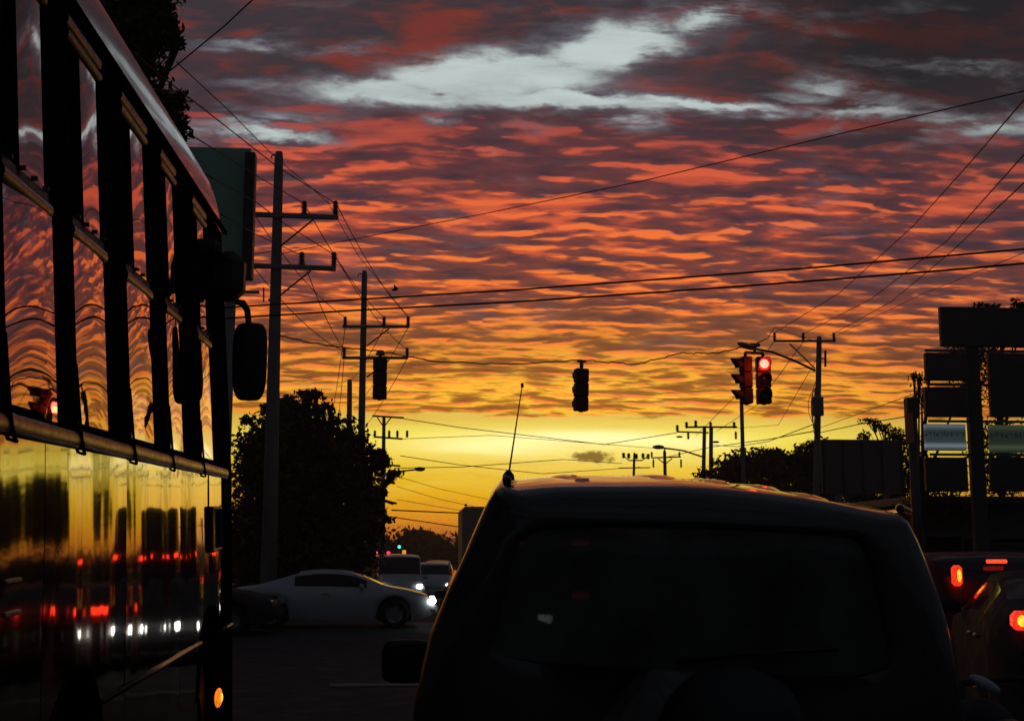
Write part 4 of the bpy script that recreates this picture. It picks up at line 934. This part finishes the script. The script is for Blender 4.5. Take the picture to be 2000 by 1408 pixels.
# spare wheel
q = at(1437, 1455, YS0-.1)-V((sx0, YS0, 0)); mm = MB(); mm.lathe([(.0, -.10), (.10, -.105), (.15, -.09), (.19, -.07), (.215, -.03), (.22, .03), (.21, .10), (.15, .14)], axis=(0, 1, 0), c=q, n=36)
mm.build('spare_wheel_cover', plastic, sv)
mm = MB(); q = at(785, 1372, YS0+.02)-V((sx0, YS0, 0)); mm.box((prof[3].x+.07, -.03, .93), (.10, .06, .34), b=.02); mm.build('tail_lamp', mat_tail, sv)
mm = MB(); mm.box((prof[-4].x-.07, -.03, .93), (.10, .06, .34), b=.02); mm.build('tail_lamp', mat_tail, sv)
mm = MB(); mm.box((.02, -.09, .52), (1.62, .16, .2), b=.05); mm.build('rear_bumper', plastic, sv)
mm = MB(); mm.tube([(-.05, -.045, 1.335), (.15, -.055, 1.36), (.42, -.05, 1.37)], .008, 6); mm.build('rear_wiper', plastic, sv)
for xs_ in (-.42, .30):
    mm = MB(); mm.box((xs_, 1.55, 1.0), (.46, .14, .62), b=.06); mm.box((xs_, 1.55, 1.42), (.25, .10, .17), b=.045); mm.tube([(xs_-.05, 1.55, 1.28), (xs_-.05, 1.55, 1.36)], .008, 6); mm.tube([(xs_+.05, 1.55, 1.28), (xs_+.05, 1.55, 1.36)], .008, 6); mm.build('seat', plastic, sv)
mm = MB(); mm.box((0, .9, .85), (1.3, .14, .62), b=.06); 
for xs_ in (-.4, .35): mm.box((xs_, .9, 1.22), (.24, .09, .14), b=.04)
mm.build('rear_bench', plastic, sv)
mm = MB(); mm.box((0, 2.35, .98), (1.4, .5, .14), b=.05); mm.build('dashboard', plastic, sv)
for sg in (-1, 1):
    for yw in (.75, 3.2): wheel(sv, sg*.76+.02, yw, .36, .24, sg)

# ------------------------------------------------------------------ motorcycle at lower right
mc = thing('motorcycle', 'dark motorcycle beside the estate car, its pale mirror and bar showing low at the right', 'motorcycle', (at(1935, 1270, 6.3).x, 6.3, 0), (0, R(-6), R(-4)))
for yw in (-.95, .42):
    m = MB(); n = 32; pts = [(0, yw+.29*math.cos(2*math.pi*k/n), .31+.29*math.sin(2*math.pi*k/n)) for k in range(n+1)]; m.tube(pts, .045, 8, cap=False); o = m.build('wheel', rubber, mc)
    m = MB(); m.lathe([(.26, -.015), (.26, .015)], axis=(1, 0, 0), c=(0, yw, .31), n=24)
    for k in range(6): a_ = k*math.pi/3; m.tube([(0, yw, .31), (0, yw+.26*math.cos(a_), .31+.26*math.sin(a_))], .012, 6)
    m.build('rim', rim, o)
m = MB(); m.tube([(0, .42, .31), (0, .22, .85), (0, .17, 1.0)], [.03, .035, .03], 8); m.tube([(0, .2, .85), (0, -.1, .6), (0, -.55, .7), (0, -.95, .31)], .028, 8); m.box((0, -.15, .42), (.24, .34, .3), b=.05); m.build('frame', plastic, mc)
m = MB(); m.ell((0, -.05, .82), (.14, .26, .12)); m.build('fuel_tank', greycar, mc)
m = MB(); m.box((0, -.55, .82), (.22, .62, .09), b=.04); m.build('seat', plastic, mc)
m = MB(); m.tube([(-.36, .02, .985), (-.22, .06, 1.0), (-.08, .16, .99), (.08, .16, .99), (.22, .06, 1.0), (.36, .02, .985)], .016, 8); m.build('handlebar', greycar, mc)
m = MB(); m.ell((0, 0, 0), (.085, .02, .028)); Mr = Matrix.Rotation(R(33), 3, 'Y'); m.v = [tuple(Mr @ V(v_)+V((.06, -.02, 1.0))) for v_ in m.v]; m.tube([(.02, .03, .98), (.04, .0, .99)], .008, 6); m.build('mirror', silver, mc)
m = MB(); m.box((0, -1.0, .72), (.12, .06, .07), b=.02); m.build('tail_lamp', mat_tail, mc)
# ------------------------------------------------------------------ bus
BX = -1.12; SL = R(1.54)
bus = thing('city_bus', 'long dark bus close on the left, sunset mirrored in its windows', 'bus', (BX, 0, .0), (SL, 0, 0))
def bx_(z): return -.03*(z-1.0) if z < 1.9 else -.027-.070*(z-1.9)        # side wall lean, local x
ZS, ZM, ZG, ZT, ZA = 1.915, 2.65, 3.475, .976, 1.14
Minv = Matrix.Rotation(-SL, 3, 'X')
def bpix(px, py):                     # local (x,y,z) where the pixel's ray meets the leaning bus side
    Xw = BX-.05
    for k in range(6):
        p = atx(px, py, Xw); q = Minv @ (p-V((BX, 0, 0))); Xw = BX+bx_(q.z)
    return q
def side_quad(m, y0, y1, z0, z1, dx_=0.0, ny=2, nz=2, th=0.0):
    rows = [[(bx_(z0+(z1-z0)*j/nz)+dx_, y0+(y1-y0)*i/ny, z0+(z1-z0)*j/nz) for i in range(ny+1)] for j in range(nz+1)]
    m.grid(rows, True)
def side_bar(m, y0, y1, z0, z1, out, inn=.04):    # solid strip following the lean
    v = []
    for yy in (y0, y1):
        for zz_ in (z0, z1):
            for dd in (-inn, out): v.append((bx_(zz_)+dd, yy, zz_))
    m.add(v, [(0, 1, 3, 2), (4, 6, 7, 5), (1, 5, 7, 3), (0, 2, 6, 4), (2, 3, 7, 6), (0, 4, 5, 1)])
YFb = bpix(452, 800).y       # front end
posts = []
for a_, b2 in ((107, 149), (213, 252), (300, 327), (355, 387), (412, 434)):
    posts.append((bpix(a_, 700).y, bpix(b2, 700).y))
print('BUS posts', [(round(a_, 2), round(b2, 2)) for a_, b2 in posts], 'front', round(YFb, 2))
for (px, py, nm) in ((121, 0, 'gutter'), (440, 458, 'gutter f'), (0, 320, 'mid'), (415, 677, 'mid f'), (0, 816, 'sill'), (431, 919, 'sill f'), (184, 1378, 'trim'), (395, 1252, 'trim f'), (410, 1185, 'arch'), (150, 1300, 'arch r'), (193, 0, 'roof'), (373, 309, 'roof')):
    print(nm, [round(v_, 3) for v_ in bpix(px, py)])
pitch = .78
p0 = posts[0]
allp = [(p0[0]-pitch*k, p0[1]-pitch*k) for k in range(6, 0, -1)]+posts
YB0 = -5.0
# added black box standing in for the cabin's shade, so open sashes read dark
m = MB(); m.box((-1.25, (YB0+YFb)/2, 2.2), (2.2, YFb-YB0-.3, 2.1)); m.build('cabin_shade_box', cabinshade, bus)
# far side and lower shell
m = MB(); m.box((-1.32, (YB0+YFb)/2, 1.1), (2.36, YFb-YB0-.1, 1.35)); m.box((-2.5, (YB0+YFb)/2, 2.5), (.06, YFb-YB0, 1.6)); m.box((-1.25, YB0, 1.9), (2.4, .08, 2.8), b=.03); m.build('far_shell', blackpaint, bus)
# front end rounded
rows = []
for z_ in np.linspace(.35, ZG, 14):
    row = []
    for k in range(9):
        a_ = math.pi/2*k/8; rr = .16
        row.append((bx_(z_)-rr+rr*math.cos(a_), YFb-rr+.02+rr*math.sin(a_), z_))
    row.append((-2.35, YFb+.02, z_)); rows.append(row)
m = MB(); m.grid(rows); m.build('front_corner', blackpaint, bus)
# lower side panels with seams
seams_px = [(88, 900), (247, 950), (352, 980), (408, 980)]
sy = [bpix(*p).y for p in seams_px]; ed = [YB0]
yy = sy[0]
back = []
while yy > YB0+1.2: yy -= 1.0; back.append(yy)
YP = bpix(431, 960).y; edges = [YB0]+back[::-1]+sy+[YP]
m = MB(); side_bar(m, YP+.004, YFb-.13, .35, ZS+.02, .003); m.build('front_corner_panel', blackpaint, bus)
wheelY = [bpix(150, 1300).y, bpix(412, 1185).y]; AR = {wheelY[0]: .36, wheelY[1]: .46}
def arch_cut(y_):
    z_ = .32
    for yw in wheelY:
        d = abs(y_-yw); Rw = AR[yw]
        if d < Rw: z_ = max(z_, ZA-Rw+math.sqrt(Rw*Rw-d*d))
    return z_
for y0, y1 in zip(edges[:-1], edges[1:]):
    ny = 26; m = MB(); rows = []
    ph = random.uniform(0, 6.28)
    for j in range(15):
        row = []
        for i in range(ny+1):
            yv = y0+.004+(y1-y0-.008)*i/ny; u = (i/ny*2-1)
            lo = arch_cut(yv); z_ = lo+(ZS-.045-lo)*j/14
            wv = .004*(1-u*u)*math.sin((z_-.8)*3.0)+.0015*math.sin(yv*9+ph)+.0025*math.sin(z_*5+ph)*u*u
            row.append((bx_(z_)+wv, yv, z_))
        rows.append(row)
    m.grid(rows); m.build('side_panel', buspanel, bus)
# lower trim strip (broken by arches)
segs = []; a0 = YB0
for yw in sorted(wheelY)+[None]:
    half = .5 if yw is None else AR[yw]*math.sqrt(max(0, 1-((ZT-(ZA-AR[yw]))/AR[yw])**2))
    if yw is None: segs.append((a0, YFb-.15))
    else: segs.append((a0, yw-half-.03)); a0 = yw+half+.03
for y0, y1 in segs:
    if y1 > y0+.1:
        m = MB(); m.tube([(bx_(ZT)+.004, y0, ZT), (bx_(ZT)+.004, y1, ZT)], .011, 8); m.build('lower_trim', trimmetal, bus)
for yw in wheelY:
    m = MB(); r_ = AR[yw]; pts = [(bx_(ZA-r_+r_*math.sin(a_))+.002, yw+r_*math.cos(a_), ZA-r_+r_*math.sin(a_)) for a_ in np.linspace(0, math.pi, 25)]
    m.tube(pts, .009, 8); m.build('wheel_arch', blackpaint, bus)
    wz = -.10; m = MB(); m.lathe([(.28, -.14), (.46, -.14), (.5, -.1), (.5, .1), (.46, .14), (.28, .14)], axis=(1, 0, 0), c=(-.22, yw, .5+wz), n=36); wo_ = m.build('wheel', rubber, bus)
    m = MB(); m.lathe([(.28, .12), (.25, .05), (.12, .02), (.1, .12), (0, .13)], axis=(1, 0, 0), c=(-.22, yw, .5+wz), n=28); m.build('rim', steel, wo_)
# sill rail, one length per bay, each ending in a dark bracket
bays = list(zip(allp[:-1], allp[1:]))
ends = [p[1] for p in allp]
for k in range(len(ends)-1):
    y0, y1 = ends[k], ends[k+1]
    m = MB(); n = 10; rows = []
    for yv, dz in ((y0+.01, .012), (y0+.08, .004), ((y0+y1)/2, -.002), (y1-.06, -.004), (y1-.01, -.008)):
        rows.append([(bx_(ZS)+.016*math.cos(a_)-.004, yv, ZS-.012+dz*.6+.034*math.sin(a_)) for a_ in np.linspace(-math.pi/2, math.pi/2, n)])
    m.grid(rows); m.build('sill_rail', trimmetal, bus)
    m = MB(); m.tube([(bx_(ZS+.25)+.002, y0-.012, ZS+.25), (bx_(ZS)+.008, y0-.008, ZS+.03), (bx_(ZS)+.014, y0+.0, ZS-.02), (bx_(ZS)+.012, y0+.035, ZS-.05), (bx_(ZS)+.004, y0+.08, ZS-.055)], .006, 6); m.build('sill_bracket', blackpaint, bus)
m = MB(); side_bar(m, YB0, YFb-.12, ZS-.05, ZS+.05, -.004); m.build('waist_band', blackpaint, bus)
# posts
for (a_, b2) in allp:
    m = MB(); side_bar(m, a_, b2, ZS+.0, ZG-.03, .001)
    side_bar(m, a_+.03, b2-.03, ZS+.0, ZG-.06, .004); o = m.build('window_post', blackpaint, bus)
m = MB(); side_bar(m, posts[-1][1]-.01, YFb-.13, ZS, ZG-.05, .002); m.build('front_post', blackpaint, bus)
# panes
def pane(y0, y1, z0, z1, dx_, k1, k2, yaw=0.0, nm='lower_pane'):
    rows = []; n = 16
    for j in range(n+1):
        zz_ = z0+(z1-z0)*j/n; row = []
        for i in range(n+1):
            u = i/n*2-1; v_ = j/n*2-1; yv = y0+(y1-y0)*i/n
            # gentle warp: twist parabolic in u
            w_ = -k1*(u*u-1)*(zz_-(z0+z1)/2)+k2*(1-u*u)*.5*(1-v_*v_)
            row.append((bx_(zz_)+dx_+w_+yaw*(yv-(y0+y1)/2), yv, zz_))
        rows.append(row)
    m = MB(); m.grid(rows); return m.build(nm, busglass, bus)
for k, (pa, pb) in enumerate(bays):
    y0, y1 = pa[1], pb[0]; last = (k == len(bays)-1)
    yaw = .030 if k == len(bays)-5 else random.uniform(-.004, .004)
    pane(y0, y1, ZS+.03, ZM-.03, -.005, random.uniform(.014, .022), random.uniform(.002, .006), yaw)
    gapw = .36*(y1-y0)
    pane(y0+gapw, y1, ZM+.02, ZG-.14, -.010, random.uniform(.004, .012), random.uniform(.0, .004), random.uniform(-.004, .004), 'upper_pane')
    m = MB(); side_bar(m, y0+gapw-.028, y0+gapw+.005, ZM+.02, ZG-.14, -.004, .03); m.build('sash_frame', blackpaint, bus)
    # mid rail of this bay
    m = MB(); n = 8
    rows = [[(bx_(ZM)+.018*math.cos(a_)-.008, yv, ZM-.01+.026*math.sin(a_)) for a_ in np.linspace(-math.pi/2, math.pi/2, n)] for yv in (y0, y1)]
    m.grid(rows); m.build('mid_rail', trimmetal, bus)
    m = MB(); side_bar(m, y0, y1, ZM+.018, ZM+.045, -.004); 
    for q in range(4): yv = y0+(y1-y0)*(q+.5)/4; m.box((bx_(ZM)+.0, yv, ZM+.05), (.02, .012, .014))
    m.build('sash_track', signgrey, bus)
    m = MB(); rows = [[(bx_(ZG-.1)+.02*math.cos(a_)-.01, yv, ZG-.115+.022*math.sin(a_)) for a_ in np.linspace(-math.pi/2, math.pi/2, n)] for yv in (y0, y1)]
    m.grid(rows); rows = [[(bx_(ZG-.1)+.016*math.cos(a_)-.01, yv, ZG-.06+.028*math.sin(a_)) for a_ in np.linspace(-math.pi/2, math.pi/2, n)] for yv in (y0, y1)]
    m.grid(rows); m.build('top_rail', trimmetal, bus)
m = MB(); side_bar(m, YB0, YFb-.1, ZG-.15, ZG-.01, -.014); m.build('header_band', blackpaint, bus)
# gutter and roof
m = MB(); m.tube([(bx_(ZG)+.018, YB0, ZG), (bx_(ZG)+.018, YFb-.08, ZG)], .016, 8); m.build('rain_gutter', blackpaint, bus)
rows = []; zr = bx_(ZG)
cs = [(0, 0), (-.003, .08), (-.008, .16), (-.025, .23), (-.06, .285), (-.14, .33), (-.3, .36), (-.6, .385), (-1.15, .395), (-2.2, .3)]
for yv, dz, s_ in [(YB0, 0, 1), (YFb-2.2, 0, 1), (YFb-1.0, 0, 1), (YFb-.5, -.01, .98), (YFb-.3, -.03, .9), (YFb-.17, -.05, .75), (YFb-.08, -.07, .5), (YFb-.03, -.09, .25), (YFb, -.12, .02)]:
    rows.append([(zr+c_[0]-.02*(1-s_), yv, ZG+c_[1]*s_) for c_ in cs])
m = MB(); m.grid(rows); m.build('roof', roofpaint, bus)
# front corner box, marker lamps, mirror
q = bpix(452, 545)
bxm = MB(); c = at(447, 545, 7.75); cl2 = Minv @ (c-V((BX, 0, 0))); YM = cl2.y
def bl_(px, py, Y): return Minv @ (at(px, py, Y)-V((BX, 0, 0)))
a_ = bl_(455, 500, 7.7); b2 = bl_(474, 592, 7.7); m = MB(); m.box(((a_.x+b2.x)/2-.06, 7.7, (a_.z+b2.z)/2), (b2.x-a_.x+.16, .22, a_.z-b2.z), b=.06); m.box((a_.x-.12, 7.6, a_.z-.02), (.2, .3, .12), b=.04); m.build('mirror_bracket', plastic, bus)
m = MB(); m.tube([bl_(463, 590, 7.75), bl_(474, 592, 7.78), bl_(483, 606, 7.8), bl_(486, 635, 7.8)], [.02, .022, .02, .018], 8); m.build('mirror_arm', plastic, bus)
mm = MB(); a_ = bl_(458, 632, 7.8); b2 = bl_(521, 784, 7.8); n = 20; rows = []
cx1, cz1 = (a_.x+b2.x)/2, (a_.z+b2.z)/2; hx, hz_ = abs(b2.x-a_.x)/2, abs(a_.z-b2.z)/2
for s_, dy_ in ((.0, -.0), (.8, .0), (.98, .012), (1.0, .035), (.96, .075), (.7, .105), (0, .12)):
    rows.append([(cx1+hx*s_*np.sign(math.cos(t_))*abs(math.cos(t_))**.45*(1-.10*(math.sin(t_) < 0)*abs(math.sin(t_))), 7.8+dy_, cz1+hz_*s_*np.sign(math.sin(t_))*abs(math.sin(t_))**.45) for t_ in np.linspace(0, 2*math.pi, 33)])
mm.grid(rows); mm.build('side_mirror', plastic, bus)
p = bpix(425, 1362); m = MB(); m.ell((p.x+.005, p.y, p.z), (.02, .09, .055)); lo_ = m.build('side_marker_lamp', amber_on, bus); m = MB(); m.ell((p.x+.018, p.y, p.z), (.012, .04, .028)); m.build('bulb', brake_hot, lo_)
p = bpix(417, 1050); m = MB()
a_ = bpix(409, 985); b2 = bpix(427, 1080)
m.tube([(bx_(a_.z)+.012, a_.y, a_.z-.02), (bx_(a_.z)+.012, b2.y, a_.z-.02), (bx_(b2.z)+.012, b2.y, b2.z+.03), (bx_(b2.z)+.012, a_.y, b2.z+.02), (bx_(a_.z)+.012, a_.y, a_.z-.02)], .012, 6, smooth=False); m.build('access_hatch_frame', trimmetal, bus)
p = bpix(20, 1134); m = MB()
for pz in (0, -.09): m.box((bx_(p.z+pz)+.006, p.y, p.z+pz), (.012, .15, .014), b=.003)
m.build('side_badge_strip', trimmetal, bus)

# ------------------------------------------------------------------ haze in the evening air
m = MB(); m.box((0, 1400, 8.0), (3600, 3600, 22.0))
hz_m = bpy.data.materials.new('haze'); hz_m.use_nodes = True; nt = hz_m.node_tree; nt.nodes.clear()
pv = nt.nodes.new('ShaderNodeVolumePrincipled'); pv.inputs['Density'].default_value = 0.0007; pv.inputs['Color'].default_value = (.9, .85, .8, 1); pv.inputs['Anisotropy'].default_value = 0.6
ho = nt.nodes.new('ShaderNodeOutputMaterial'); nt.links.new(pv.outputs[0], ho.inputs['Volume'])
tag(m.build('haze', hz_m), 'thin warm evening haze over the whole street', 'haze', kind='stuff')
